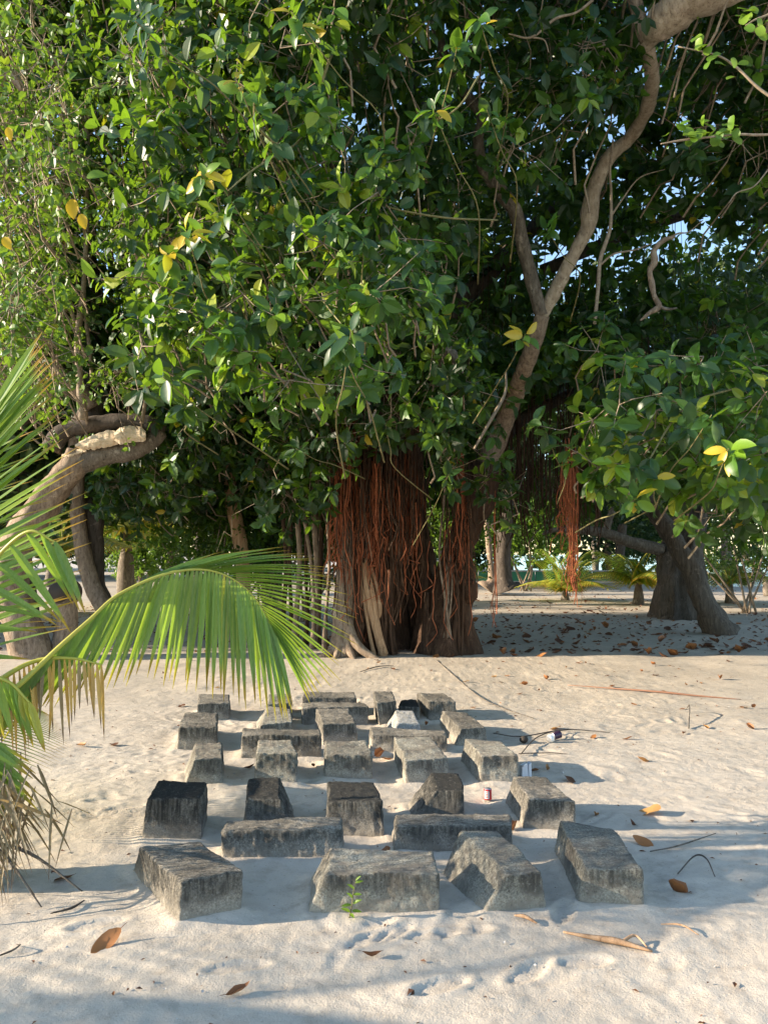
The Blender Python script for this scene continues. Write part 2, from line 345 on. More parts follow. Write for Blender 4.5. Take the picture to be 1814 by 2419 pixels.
# ---------------------------------------------------------------- the ground
def axis(lo, a, b, hi, d, g):
    c = list(np.arange(a, b, d)); s = d; x = c[-1]
    while x < hi: s *= g; x += s; c.append(x)
    s = d; x = a; pre = []
    while x > lo: s *= g; x -= s; pre.append(x)
    return np.array(pre[::-1]+c)
def ground_z(X, Y):
    """height of the sand without the fine relief"""
    p = np.stack([X, Y, X*0], -1).reshape(-1, 3)
    z = .014*fbm(p*1.1, 3, 5)+.004*fbm(p*5, 3, 9)
    far = np.clip((p[:, 1]-38)/6, 0, 1)*np.clip((p[:, 0]-13)/4, 0, 1)
    return (z-.6*far).reshape(X.shape)
def segd(px, py, a, b):
    ax, ay = a[0], a[1]; bx, by = b[0]-ax, b[1]-ay; t = np.clip(((px-ax)*bx+(py-ay)*by)/(bx*bx+by*by+1e-9), 0, 1)
    return np.hypot(px-ax-t*bx, py-ay-t*by)
xs = axis(-500, -2.3, 3.0, 500, .0155, 1.045); ys = axis(-60, 2.3, 7.6, 900, .0155, 1.03)
X, Y = np.meshgrid(xs, ys); Z = ground_z(X, Y); pf = np.stack([X, Y, X*0], -1).reshape(-1, 3)
near = ((X > -6) & (X < 8) & (Y > 1) & (Y < 18)).ravel(); fine = np.zeros(near.shape)
q = pf[near]; fine[near] = .0020*fbm(q*15, 3, 21)+.0017*vn(q*52, 31)
# scuffed, trodden sand: shallow dents
dents = R.uniform((-2.4, 2.4), (3.6, 11), (420, 2))
Zf = Z+fine.reshape(Z.shape)
for i, (dx, dy) in enumerate(dents):
    a = R.uniform(0, 3.14); l, w_ = R.uniform(.06, .15), R.uniform(.03, .06); dep = R.uniform(.002, .007)
    ix = np.searchsorted(xs, (dx-.3, dx+.3)); iy = np.searchsorted(ys, (dy-.3, dy+.3))
    sx = X[iy[0]:iy[1], ix[0]:ix[1]]-dx; sy = Y[iy[0]:iy[1], ix[0]:ix[1]]-dy
    if sx.size == 0: continue
    u = (sx*math.cos(a)+sy*math.sin(a))/l; v_ = (-sx*math.sin(a)+sy*math.cos(a))/w_; r2 = u*u+v_*v_
    Zf[iy[0]:iy[1], ix[0]:ix[1]] += -dep*np.exp(-r2*1.3)+dep*.6*np.exp(-(np.sqrt(r2)-1.3)**2*5)
# chevron tyre prints and shoe prints
def chev(x0, y0, x1, y1, wd, pitch, amp):
    global Zf
    L = math.hypot(x1-x0, y1-y0); cx, cy = (x1-x0)/L, (y1-y0)/L
    u = (X-x0)*cx+(Y-y0)*cy; v_ = -(X-x0)*cy+(Y-y0)*cx
    mk = np.clip((wd-np.abs(v_))/.02, 0, 1)*np.clip(u/.08, 0, 1)*np.clip((L-u)/.08, 0, 1)
    Zf -= mk*amp*(np.sin((u+np.abs(v_)*1.0)*2*math.pi/pitch)*.5+.5)
chev(-2.6, 4.75, -1.15, 4.95, .12, .045, .011); chev(-1.9, 4.45, -1.1, 4.62, .07, .04, .006); chev(-1.75, 5.75, -1.1, 5.85, .035, .05, .007)
chev(-1.4, 5.35, -.95, 5.5, .05, .04, .005); chev(2.2, 5.4, 4.6, 4.9, .10, .05, .006); chev(1.7, 6.3, 3.1, 5.6, .09, .05, .005)
for fx, fy, fa in [(1020, 2205, .2), (1100, 2195, .1), (930, 2200, .9), (870, 2215, .8), (230, 2180, .4), (560, 2290, .3), (1250, 2290, .7), (1330, 2150, 1.2), (1040, 2330, .5), (250, 1890, .2), (300, 1905, .3), (1380, 2270, .2)]:
    c0 = at(fx, fy); sx = X-c0[0]; sy = Y-c0[1]; u = sx*math.cos(fa)+sy*math.sin(fa); v_ = -sx*math.sin(fa)+sy*math.cos(fa)
    rr = np.sqrt((u/.12)**2+(v_/.045)**2); Zf += -.010*np.clip(1.05-rr, 0, .25)*4*(.75+.25*np.sin(u*220))+.005*np.exp(-(rr-1.25)**2*18)
# sand drifted against the blocks
for bk in blocks:
    bt = bk['bot']; cx = sum(p[0] for p in bt)/4; cy = sum(p[1] for p in bt)/4
    ix = np.searchsorted(xs, (cx-.8, cx+.8)); iy = np.searchsorted(ys, (cy-.8, cy+.8)); sl = (slice(*iy), slice(*ix))
    d = np.min([segd(X[sl], Y[sl], bt[i], bt[(i+1) % 4]) for i in range(4)], axis=0)
    Zf[sl] += .012*np.exp(-(d/.045)**2)-.004*np.exp(-((d-.12)/.06)**2)
V = np.stack([X, Y, Zf], -1).reshape(-1, 3); nx, ny = len(xs), len(ys)
i = np.arange(ny-1)[:, None]*nx; j = np.arange(nx-1)[None, :]
Q = np.stack([i+j, i+j+1, i+nx+j+1, i+nx+j], -1).reshape(-1, 4)
tag(build('sand_ground', V, None, Q, M['sand']), 'pale trodden sand running back under the trees', None, None, 'structure')
tag(build('sea', [(-900, 30, -.22), (900, 30, -.22), (900, 1500, -.22), (-900, 1500, -.22)], None, [(0, 1, 2, 3)], M['sea']), 'pale water seen between the far trunks', None, None, 'structure')
def gz(x, y): return float(ground_z(np.array([x]), np.array([y]))[0])

# ---------------------------------------------------------------- build the blocks
def block_mesh(bk, seed):
    top, bot, h = bk['top'], bk['bot'], bk['h']; dep = -.07
    C = {}
    for i_, (sx, sy) in enumerate(((-1, -1), (1, -1), (1, 1), (-1, 1))):
        tp = np.array(top[i_]); bt = np.array(bot[i_]); e = bt+(bt-tp)*(-dep/h)*.6; e[2] = dep
        C[(sx, sy, 1)] = tp; C[(sx, sy, -1)] = e
    a = np.linalg.norm(C[(1, -1, 1)]-C[(-1, -1, 1)])/2+.02; b_ = np.linalg.norm(C[(-1, 1, 1)]-C[(-1, -1, 1)])/2+.02; c_ = (h-dep)/2
    dims = np.array((a, b_, c_)); r = .013; mb = MB()
    def g(n, d):
        e = r/d; base = list(np.linspace(-1+e*1.6, 1-e*1.6, n)); return np.array([-1, -1+e*.4, -1+e*.9]+base+[1-e*.9, 1-e*.4, 1])
    nn = [max(6, int(2*d/.016)) for d in dims]; G = [g(n, d) for n, d in zip(nn, dims)]
    for ax in range(3):
        o1, o2 = [k for k in range(3) if k != ax]
        for s in (-1, 1):
            if ax == 2 and s == -1: continue
            A, B = np.meshgrid(G[o1], G[o2], indexing='ij'); U = np.zeros(A.shape+(3,)); U[..., o1] = A; U[..., o2] = B; U[..., ax] = s
            U = U.reshape(-1, 3); p = U*dims; cl = np.clip(p, -(dims-r), dims-r); dv = p-cl; p = cl+nrm(dv)*r*(np.linalg.norm(dv, axis=1)[:, None] > 1e-9); U = p/dims
            m1, m2 = A.shape; ii = np.arange(m1-1)[:, None]*m2; jj = np.arange(m2-1)[None, :]
            qd = np.stack([ii+jj, ii+jj+1, ii+m2+jj+1, ii+m2+jj], -1).reshape(-1, 4)
            if (s == 1) == (ax != 1): qd = qd[:, ::-1]
            W = 0
            for (x_, y_, z_), cc in C.items():
                W = W+((1+x_*U[:, 0])*(1+y_*U[:, 1])*(1+z_*U[:, 2])/8)[:, None]*cc
            mb.add(W, None, qd)
    V = np.concatenate(mb.V); ctr = V.mean(0)
    n1 = np.stack([vn(V*34, seed), vn(V*34, seed+50), vn(V*34, seed+90)], -1); n2 = np.stack([vn(V*95, seed+5), vn(V*95, seed+55), vn(V*95, seed+95)], -1)
    big = np.stack([vn(V*6, seed+7), vn(V*6, seed+57), vn(V*6, seed+97)], -1)
    V = V+n1*.0040+n2*.0030+big*.008
    return V, np.concatenate(mb.Q)
for k, bk in enumerate(blocks):
    V, Q = block_mesh(bk, 100+k*7); cx = sum(p[0] for p in bk['bot'])/4; cy = sum(p[1] for p in bk['bot'])/4
    o = build('concrete_block' if k not in (4, 5, 16, 17, 25, 26) else 'concrete_beam', V, None, Q, M[bk['mat']], None, True, None, (cx, cy, 0))
    bm = bmesh.new(); bm.from_mesh(o.data); bmesh.ops.remove_doubles(bm, verts=bm.verts, dist=.0004); bmesh.ops.recalc_face_normals(bm, faces=bm.faces); bm.to_mesh(o.data); bm.free()
    tag(o, bk['label'], 'concrete block', 'concrete blocks set out in rows on the sand')

# ---------------------------------------------------------------- leaves
def leaf_template(hi=False, shape='ellipse'):
    if hi: tt = [0, .08, .25, .45, .65, .82, .94, 1.0]; ww = [0, .42, .82, 1.0, .92, .62, .28, 0]
    else: tt = [0, .28, .68, 1.0]; ww = [0, .88, .86, 0]
    if shape == 'round' and hi: ww = [0, .6, .95, 1.0, 1.0, .9, .6, 0]
    V = [(0, 0, 0)]; T = []; Q = []; rows = []
    for a, b in list(zip(tt, ww))[1:-1]:
        r = len(V); c = -.35*(a-.0)**2*.5; V += [(a, -b/2, c+.10*b), (a, 0, c), (a, b/2, c+.10*b)]; rows.append(r)
    V.append((1.0, 0, -.19)); tip = len(V)-1
    T += [(0, rows[0]+1, rows[0]), (0, rows[0]+2, rows[0]+1), (tip, rows[-1], rows[-1]+1), (tip, rows[-1]+1, rows[-1]+2)]
    for a, b in zip(rows[:-1], rows[1:]): Q += [(a, a+1, b+1, b), (a+1, a+2, b+2, b+1)]
    return np.array(V, float), np.array(T), np.array(Q)
LT = leaf_template(); LH = leaf_template(True); LR = leaf_template(True, 'round')
FT = (np.array([(0, 0, 0), (.5, -.5, .08), (.5, .5, .08), (1, 0, -.15)], float), np.zeros((0, 3), int), np.array([(0, 2, 3, 1)]))
def leaf_cloud(mb, P, D, Nn, L, W, tint, tpl=LT):
    V0, T0, Q0 = tpl; n = len(P); D = nrm(D); Sd = nrm(np.cross(D, Nn)); Nn = np.cross(Sd, D)
    L = np.broadcast_to(L, (n,)); W = np.broadcast_to(W, (n,))
    V = P[:, None]+V0[None, :, 0:1]*(L[:, None, None]*D[:, None])+V0[None, :, 1:2]*(W[:, None, None]*Sd[:, None])+V0[None, :, 2:3]*(L[:, None, None]*Nn[:, None])
    k = len(V0); off = (np.arange(n)*k)[:, None, None]
    mb.add(V.reshape(-1, 3), (T0[None]+off).reshape(-1, 3) if len(T0) else None, (Q0[None]+off).reshape(-1, 4) if len(Q0) else None, np.repeat(tint, k))
def sprig_leaves(P, D, nl=8, spread=.07, L=(.11, .17), wr=.57, droop=.25):
    """P,D: sprig tips and twig directions -> leaf arrays"""
    n = len(P); k = np.arange(nl)[None, :]; ph = k*2.39996+R.uniform(0, 6.28, (n, 1)); th = np.radians(R.uniform(28, 118, (n, nl)))
    D = nrm(D); a = nrm(np.cross(D, R.normal(size=(n, 3)))); b = np.cross(D, a)
    rad = np.cos(ph)[..., None]*a[:, None]+np.sin(ph)[..., None]*b[:, None]
    LD = np.cos(th)[..., None]*D[:, None]+np.sin(th)[..., None]*rad+np.array((0, 0, -1.0))*R.uniform(0, 2.4, (n, nl, 1))*droop+R.normal(size=(n, nl, 3))*.12; LD = nrm(LD)
    B = P[:, None]-D[:, None]*(k[..., None]/nl*spread*2.8)+LD*.02
    NN = D[:, None]*1.0+np.array((0, 0, .5))+R.normal(size=(n, nl, 3))*.35
    Ls = R.uniform(*L, (n, nl))*np.where(R.uniform(0, 1, (n, nl)) < .25, .68, 1.04); m_ = n*nl
    return B.reshape(m_, 3), LD.reshape(m_, 3), NN.reshape(m_, 3), Ls.ravel(), (Ls*wr).ravel()
def stems(mb, A, B, r0, r1, a=0.0):
    """thin three sided straight stems A->B, vectorised"""
    n = len(A); d = nrm(B-A); u = nrm(np.cross(d, R.normal(size=(n, 3)))); v_ = np.cross(d, u); an = np.array((0, 2.094, 4.189))
    ring = np.cos(an)[None, :, None]*u[:, None]+np.sin(an)[None, :, None]*v_[:, None]
    r0 = np.broadcast_to(r0, (n,))[:, None, None]; r1 = np.broadcast_to(r1, (n,))[:, None, None]
    V = np.concatenate([A[:, None]+ring*r0, B[:, None]+ring*r1], 1).reshape(-1, 3); o = (np.arange(n)*6)[:, None, None]
    Q = (np.array([(0, 1, 4, 3), (1, 2, 5, 4), (2, 0, 3, 5)])[None]+o).reshape(-1, 4); mb.add(V, None, Q, a)
def bent(A, B, mb, r0, r1, seed, sag=.15, k=3, jit=.12):
    """wiggly thin branches A->B through k inner points"""
    n = len(A); pts = [A]; ln = np.linalg.norm(B-A, axis=1)[:, None]
    for q in range(1, k+1):
        t_ = q/(k+1); p = A+(B-A)*t_+R.normal(size=(n, 3))*jit*ln*.5+np.array((0, 0, -1.0))*sag*ln*t_*(1-t_); pts.append(p)
    pts.append(B)
    for q in range(k+1): stems(mb, pts[q], pts[q+1], r0+(r1-r0)*q/(k+1), r0+(r1-r0)*(q+1)/(k+1))

# ---------------------------------------------------------------- the banyan
BY = 12.7
ban = thing('banyan_tree', (.3, BY, 0), 'huge spreading banyan with a many stemmed fluted trunk and red aerial roots', 'tree')
g = MB()
def T_(pts, seg=14, **k): g.add(*pxtube(pts, seg, 6, **k))
T_([(862,900,13,80),(858,1100,13,84),(862,1300,13,84),(866,1450,13,92),(868,1552,13,120)], rough=.25, flute=.3, seed=1, nf=7)
T_([(905,880,13.2,110),(903,1100,13.2,115),(905,1300,13.2,110),(900,1450,13.3,115),(900,1556,13.3,150)], rough=.25, flute=.35, seed=2, nf=9)
T_([(965,900,13.3,70),(967,1200,13.3,66),(985,1350,13.6,90),(985,1450,13.7,120),(980,1556,13.7,150)], rough=.2, flute=.3, seed=3, nf=7)
T_([(1012,1372,13.1,30),(1018,1420,13.1,62),(1020,1490,13.0,78),(1020,1558,13.0,110)], rough=.2, flute=.3, seed=4)
T_([(1150,1100,12.8,80),(1118,1200,12.8,72),(1086,1290,12.8,64),(1066,1380,12.8,74),(1056,1460,12.8,96),(1052,1558,12.7,150)], rough=.2, flute=.35, seed=5, nf=8)
T_([(1130,1100,12.6,50),(1108,1200,12.6,46),(1094,1300,12.6,42),(1098,1385,12.6,48),(1094,1450,12.6,40),(1108,1556,12.6,70)], rough=.25, flute=.2, seed=6)
T_([(1098,1365,12.55,20),(1108,1385,12.5,40),(1110,1405,12.5,38),(1100,1425,12.55,16)], rough=.3, seed=7)
T_([(995,1130,13.0,24),(993,1250,13.0,26),(1000,1330,13.0,30),(1012,1400,13.0,40)], rough=.2, seed=8)
g.build('trunk', M['bark_banyan'], ban)
rootm = {'t': M['root_tan'], 'b': M['bark_banyan'], 'g': M['bark_tan'], 'r': M['root_red']}
def root(pts, mk='b', seg=9, **k):
    q = MB(); q.add(*pxtube(pts, seg, 6, rough=.18, seed=random.randint(0, 999), **k)); return q.build('prop_root', rootm[mk], ban)
root([(822,1000,12.6,26),(815,1150,12.5,28),(818,1280,12.35,30),(814,1400,12.3,38),(808,1490,12.25,46),(812,1552,12.2,74)], 'g', 12, flute=.3)
root([(812,1470,12.2,26),(800,1520,12.1,24),(770,1548,12.0,18),(725,1560,11.9,9)], 'g')
root([(815,1450,12.2,26),(835,1510,12.0,24),(868,1545,11.9,20),(905,1562,11.8,8)], 'g')
root([(808,1490,12.15,24),(798,1540,12.0,20),(790,1562,11.8,8)], 'g')
root([(818,1480,12.15,20),(826,1535,12.0,20),(838,1562,11.8,8)], 'g')
root([(858,1310,12.4,14),(868,1390,12.3,18),(884,1470,12.2,18),(906,1550,12.1,22)], 't')
root([(864,1320,12.35,9),(880,1400,12.25,12),(894,1480,12.15,11),(912,1545,12.05,10)], 't')
root([(872,1330,12.4,8),(892,1390,12.3,12),(897,1440,12.25,12),(893,1460,12.25,10)], 't')
root([(850,1340,12.4,9),(862,1420,12.3,10),(874,1500,12.2,9),(884,1552,12.1,12)], 't')
root([(930,1230,12.7,20),(925,1340,12.6,22),(918,1450,12.5,24),(925,1555,12.4,34)], 'b')
root([(1052,1290,12.5,12),(1056,1380,12.4,15),(1052,1470,12.35,14),(1046,1550,12.3,22)], 'g')
root([(1010,1400,12.7,14),(1004,1470,12.6,14),(1000,1555,12.5,20)], 'b')
root([(1080,1330,12.4,12),(1078,1430,12.35,12),(1070,1550,12.3,18)], 'b')
root([(838,1200,12.5,14),(836,1330,12.4,14),(842,1450,12.3,16),(846,1550,12.2,20)], 'b')
# slim pillar roots standing left of the trunk
for (x0, x1, x2, w0, mk, Yq) in [(702,708,700,14,'g',13.6),(716,735,742,10,'g',13.2),(742,748,750,16,'g',13.4),(760,758,752,12,'b',13.8),(690,684,688,10,'b',14.4),(772,778,770,9,'g',13.0),(668,676,670,12,'b',14.8),(728,722,726,9,'b',14.0)]:
    root([(x0+8,1080,Yq,w0),(x0,1190,Yq,w0),(x1,1330,Yq-.1,w0*.9),(x2,1450,Yq-.2,w0),(x2-4,1540-int((Yq-12.7)*12),Yq-.2,w0*1.7)], mk, 7)
for k_ in range(34):      # thin roots clasping the trunk
    x = R.uniform(800, 1118); yt = R.uniform(1050, 1330); 
    if 996 < x < 1046 and yt < 1400: yt = 1400
    if 925 < x < 1000: continue
    pts = [(x+R.normal()*3, yt, 12.45, 4)]
    for f in (.25, .5, .75, 1): pts.append((x+R.normal()*7, yt+(1552-yt)*f, 12.42-.2*f+R.normal()*.03, R.uniform(4, 8)))
    root(pts, random.choice('bbbbbg'), 5)
def limb(pts, mat='bark_tan', seg=12, name='limb', parent=ban, **k):
    q = MB(); q.add(*pxtube(pts, seg, 7, rough=k.pop('rough', .22), seed=random.randint(0, 999), **k)); return q.build(name, M[mat], parent)
limb([(1118,1210,12.9,64),(1165,1060,12.9,54),(1205,960,12.4,44),(1232,890,11.5,42),(1258,820,11,38),(1280,745,10.8,36)], 'bark_tan')
limb([(1280,745,10.8,34),(1258,670,10.7,34),(1238,590,10.6,33),(1216,500,10.5,34),(1185,455,10.4,36),(1142,395,10.3,30),(1130,330,10.2,26),(1136,270,10.1,26),(1090,210,10,24),(1045,120,9.9,26),(1022,20,9.8,28),(1000,-80,9.8,28)], 'bark_grey')
limb([(1280,748,10.8,30),(1305,700,10.7,32),(1345,620,10.5,32),(1384,545,10.4,33),(1392,500,10.35,44),(1405,440,10.3,33),(1440,370,10.2,33),(1490,320,10.1,33),(1525,260,9.6,36),(1540,190,9.1,33),(1530,120,8.6,36)], 'bark_tan_sunlit', rough=.28)
limb([(1505,125,8.6,20),(1530,98,8.5,44),(1560,55,8.3,84),(1610,15,8.1,92),(1700,-25,7.9,90),(1850,-90,7.6,85)], 'bark_tan_sunlit', 16, rough=.3)
limb([(1530,100,8.5,40),(1508,40,8.5,36),(1495,-40,8.5,34)], 'bark_tan')
for pts in ([(870,1050,13,60),(820,900,13,50),(760,760,12.5,40),(690,640,12,30),(560,560,11.5,22),(430,520,11,14)],
            [(905,900,13.2,90),(890,760,13,70),(850,600,12.6,50),(790,430,12,38),(740,250,11.5,28),(690,60,11,20)],
            [(930,880,13.2,70),(960,740,13.2,56),(1000,560,13,46),(1010,380,13,36),(980,200,13,28),(960,0,13,22)],
            [(1140,1110,13.2,40),(1220,1000,13.8,30),(1330,940,14,26),(1420,900,14,22),(1560,860,14,16)],
            [(850,980,13,46),(760,950,13.2,36),(640,920,13.4,30),(500,880,13.4,24),(380,840,13.2,16)],
            [(940,860,13.2,60),(1100,700,13.8,44),(1280,520,14,34),(1450,380,14,26),(1600,260,14,20),(1750,130,14,14)],
            [(1280,640,13.9,30),(1460,560,13.8,26),(1640,500,13.6,20),(1810,450,13.5,14)],
            [(760,760,12.5,26),(650,800,11.8,20),(560,760,11.2,14),(470,740,10.6,9)],
            [(1085,880,10.6,22),(1070,840,10.4,26),(1010,790,10.2,24),(950,750,10,16),(890,720,9.6,10)]):
    limb(pts, 'bark_dark' if pts[0][2] > 12.9 else 'bark_grey', 10)
# bare hanging branches in front of the dark hollow
limb([(1592,560,9.6,5),(1566,568,9.6,12),(1544,592,9.6,14),(1546,618,9.6,17),(1534,640,9.6,13),(1539,672,9.6,15),(1545,700,9.6,11),(1556,724,9.6,14),(1535,738,9.6,10),(1512,757,9.6,4)], 'bark_tan', 8, 'dead_branch', rough=.45)
limb([(1566,570,9.6,6),(1600,552,9.6,5),(1625,548,9.6,3),(1660,520,9.6,2)], 'twig', 5, 'dead_branch')
limb([(1552,722,9.6,9),(1575,730,9.6,8),(1598,728,9.6,4)], 'bark_grey', 6, 'dead_branch')
limb([(1447,330,9.8,4),(1440,400,9.8,6),(1443,460,9.8,7),(1440,540,9.8,9),(1418,610,9.8,10),(1412,680,9.8,10),(1404,765,9.8,9)], 'twig', 7, 'dead_branch')
limb([(1443,510,9.8,6),(1470,470,9.8,4),(1510,420,9.8,3),(1570,400,9.8,2)], 'twig', 5, 'dead_branch')
limb([(1418,625,9.8,6),(1450,600,9.8,5),(1500,590,9.8,4),(1540,575,9.8,3)], 'twig', 5, 'dead_branch')
limb([(1195,880,9.6,4),(1192,930,9.6,7),(1160,990,9.5,8),(1120,1060,9.5,5)], 'twig', 6, 'dead_branch')
limb([(1400,0,8.2,7),(1360,30,8.2,6),(1310,45,8.2,7),(1255,88,8.2,6),(1200,80,8.2,3)], 'twig', 6, 'dead_branch')
limb([(1255,88,8.2,5),(1285,95,8.2,4),(1296,125,8.2,2)], 'twig', 5, 'dead_branch')
limb([(1814,400,8,4),(1780,440,8,3),(1740,455,8,3),(1720,480,8,2)], 'twig', 5, 'dead_branch')
# crown: clumps of sprigs filling the dome above a sloping front
def front_y(x, z):
    base = np.interp(z, [2.0, 3.0, 4.2, 6, 8, 10, 13], [12.2, 11.6, 10.2, 8.6, 7.6, 7.4, 8])
    return base-np.clip((x-1.5)/3, 0, 1)*np.interp(z, [2, 3, 5, 8], [3.4, 3.2, 1.6, .3])+np.clip(-1.2-x, 0, 6)*.62-np.exp(-(x/1.6)**2)*np.interp(z, [2, 4, 6, 9], [0, 1.2, 1.3, .8])
def crown_pts(n, x0, x1, z0, z1, dscale, dmin=0):
    P = []
    while len(P) < n:
        m_ = n*3; x = R.uniform(x0, x1, m_); z = R.uniform(z0, z1, m_); d = dmin+R.exponential(dscale, m_); y = front_y(x, z)+d+R.normal(size=m_)*.35
        p = np.stack([x, y, z], -1); bump_ = fbm(p*np.array((.75, .6, .85)), 2, 77)
        zb = 2.75-.35*np.clip((x-3)/3, 0, 1)+.35*vn(p*np.array((.9, .9, 0)), 12)
        ok = (bump_ > .06-.05*d) & (np.abs(x) < .56*y+1.6) & (z < .82*y+3.4) & (z > zb) & (y < 19)
        # the hollow over the trunk, right of centre, is open
        hol = ((x-3.0)/2.1)**2+((z-5.0)/1.9)**2 < 1
        ok &= ~(hol & (y < 11.6)); hol2 = ((x-.7)/1.9)**2+((z-3.3)/.9)**2 < 1; ok &= ~(hol2 & (R.uniform(0, 1, m_) < .65))
        P += list(p[ok])
    return np.array(P[:n])
LINES = [[(1262,845),(1275,790)], [(195,980),(190,800),(205,560),(206,185),(214,0)], [(206,185),(134,-10)], [(335,1000),(352,880)], [(60,1010),(375,1030)], [(735,330),(800,80),(830,0)], [(1280,745),(1238,590),(1216,500),(1142,395),(1136,270),(1045,120),(1022,20)], [(1280,748),(1345,620),(1392,500),(1440,370),(1525,260),(1540,190),(1530,100),(1610,15),(1700,-25)]]
def clear_of(C, wd=62, Yl=10.4):
    px = 907+FOC*C[:, 0]/C[:, 1]; py = 1308-FOC*(C[:, 2]-CAM_H)/C[:, 1]*1.0; d = np.full(len(C), 1e9)
    for ln in LINES:
        for a, b_ in zip(ln[:-1], ln[1:]): d = np.minimum(d, segd(px, py, a, b_))
    return (d > wd*9/C[:, 1]) | (C[:, 1] > np.where(px < 450, 12.2, Yl))
lm = MB(); tw = MB()
def fill(n, *a, sub=7, sp=.32, nl=8, L=(.15, .235), stem=True, **k):
    C = crown_pts(n, *a, **k); C = C[clear_of(C)]; n = len(C); P = (C[:, None]+R.normal(size=(n, sub, 3))*sp).reshape(-1, 3); Cc = np.repeat(C, sub, 0)
    D = nrm(P-Cc)+np.array((-.15, -.45, .25))+R.normal(size=P.shape)*.25
    B, LD, NN, Ls, Ws = sprig_leaves(P, D, nl, L=L); tint = np.clip(np.repeat(R.uniform(0, .82, len(P)), nl)+R.normal(size=len(B))*.14, 0, .94); tint[R.uniform(0, 1, len(B)) < .006] = 1
    lm_ = leaf_cloud(lm, B, LD, NN, Ls, Ws, tint)
    if stem: bent(Cc+R.normal(size=P.shape)*.05, P, tw, .006, .003, 1, k=1, jit=.2)
    return C
C1 = fill(1150, -6.8, 9.5, 2.4, 12, 1.1)
C2 = fill(900, -6.8, 10, 2.6, 12.5, 2.4, dmin=2.6, L=(.18, .26), stem=False)
Cn = np.array([atY(a, b, c) for a, b, c in zip(R.uniform(330, 960, 150), R.uniform(120, 900, 150), R.uniform(6.0, 8.4, 150))]); Cn = Cn[(fbm(Cn*1.0, 2, 3) > -.05) & (Cn[:, 2] > 2.9)]; Cr = np.array([atY(a, b, c) for a, b, c in zip(R.uniform(1400, 1840, 48), R.uniform(820, 1150, 48), R.uniform(6.6, 9.2, 48))]); Cn = np.vstack([Cn, Cr])
P = (Cn[:, None]+R.normal(size=(len(Cn), 5, 3))*.22).reshape(-1, 3); Cc = np.repeat(Cn, 5, 0)
B, LD, NN, Ls, Ws = sprig_leaves(P, nrm(P-Cc)+np.array((-.3, -.5, .25)), 8, L=(.13, .20)); leaf_cloud(lm, B, LD, NN, Ls, Ws, np.clip(np.repeat(R.uniform(.25, .95, len(P)), 8)+R.normal(size=len(B))*.1, 0, .95), LH)
bent(Cc, P, tw, .006, .003, 1, k=1); bent(Cn+np.array((.2, 1.6, -.1)), Cn, tw, .014, .007, 2, k=2, jit=.1, sag=.1)
fo = lm.build('foliage', M['banyan_leaf'], ban, False); tag(fo, None, None, None, 'stuff')
# branchlets reaching the clumps
A = np.stack([C1[:, 0]*.9+.1, C1[:, 1]+R.uniform(.4, 1.3, len(C1)), C1[:, 2]*.92+R.uniform(-.8, .3, len(C1))], -1)
s_ = R.uniform(0, 1, len(C1)) < .55; bent(A[s_], C1[s_], tw, .018, .008, 2, k=3, jit=.12, sag=.15)
sel = R.choice(len(C1), 160); A = C1[sel]+R.normal(size=(160, 3))*.3; bent(A, A+R.normal(size=(160, 3))*np.array((.6, .4, .5)), tw, .007, .002, 3, k=4, jit=.2)
o = tw.build('twigs', M['twig'], ban); tag(o, None, None, None, 'stuff')
# hair-thin hanging roots
hr = MB()
def hair(x0, x1, y0, y1, ya, yb, Yc, n, w=2.2, jit=1.5, wig=6):
    x0, x1 = sorted((x0, x1)); y0, y1 = sorted((y0, y1)); ya, yb = sorted((ya, yb))
    for q in range(n):
        x = R.uniform(x0, x1); a = R.uniform(y0, y1); b = R.uniform(ya, yb); Yq = Yc+R.normal()*.12
        k_ = 7; ys_ = np.linspace(a, b, k_); xx = x+np.cumsum(R.normal(size=k_))*jit*.7; xx[-2:] += R.normal(size=2)*wig; xx[-1] += R.normal()*wig
        hr.add(*pxtube([(xx[i_], ys_[i_], Yq+R.normal()*.02, w*R.uniform(.7, 1.4)) for i_ in range(k_)], 3, 2, cap=False))
for (bx, wd, ya, yb_, Yc, n_) in [(800,9,1090,1345,12.2,55),(818,7,1060,1240,12.25,22),(858,8,1150,1330,12.3,36),(884,9,1120,1335,12.25,48),(905,7,1180,1290,12.3,24),(945,6,1100,1330,12.4,26),(968,8,1080,1310,12.5,34),(985,5,1060,1260,12.6,14),(1087,8,1090,1345,12.35,46),(1335,9,1105,1270,11.2,20),(1352,8,1110,1400,11.2,38),(840,8,1000,1230,12.4,22),(925,9,1020,1210,12.5,22)]:
    for q in range(int(n_*.6)):
        hair(bx+R.normal()*wd, bx+R.normal()*wd, ya-R.uniform(0, 90), ya+R.uniform(0, 60), yb_-R.exponential(55), yb_-R.exponential(30)+6, Yc, 1, R.uniform(1.4, 2.6), 3.6, 5)
    for q in range(n_):
        x_ = bx+R.normal()*wd; y_ = yb_-R.uniform(10, 170); w_ = R.uniform(6, 18)*R.choice((-1, 1)); hr.add(*pxtube([(x_, y_, Yc-.03, 1.8), (x_+w_*.5, y_+R.uniform(4, 14), Yc-.06, 1.8), (x_+w_, y_+R.uniform(14, 34), Yc-.05, 1.6), (x_+w_*R.uniform(.3, 1.4), y_+R.uniform(34, 60), Yc-.04, 1.2)], 3, 3, cap=False))
hair(790, 1110, 1180, 1350, 1330, 1530, 12.2, 40, 1.8, 4, 10); hair(1165, 1172, 1100, 1250, 1450, 1500, 12.2, 4, 2.2)
o = hr.build('red_aerial_roots', M['root_red'], ban); tag(o, None, None, None, 'stuff')
hr = MB()
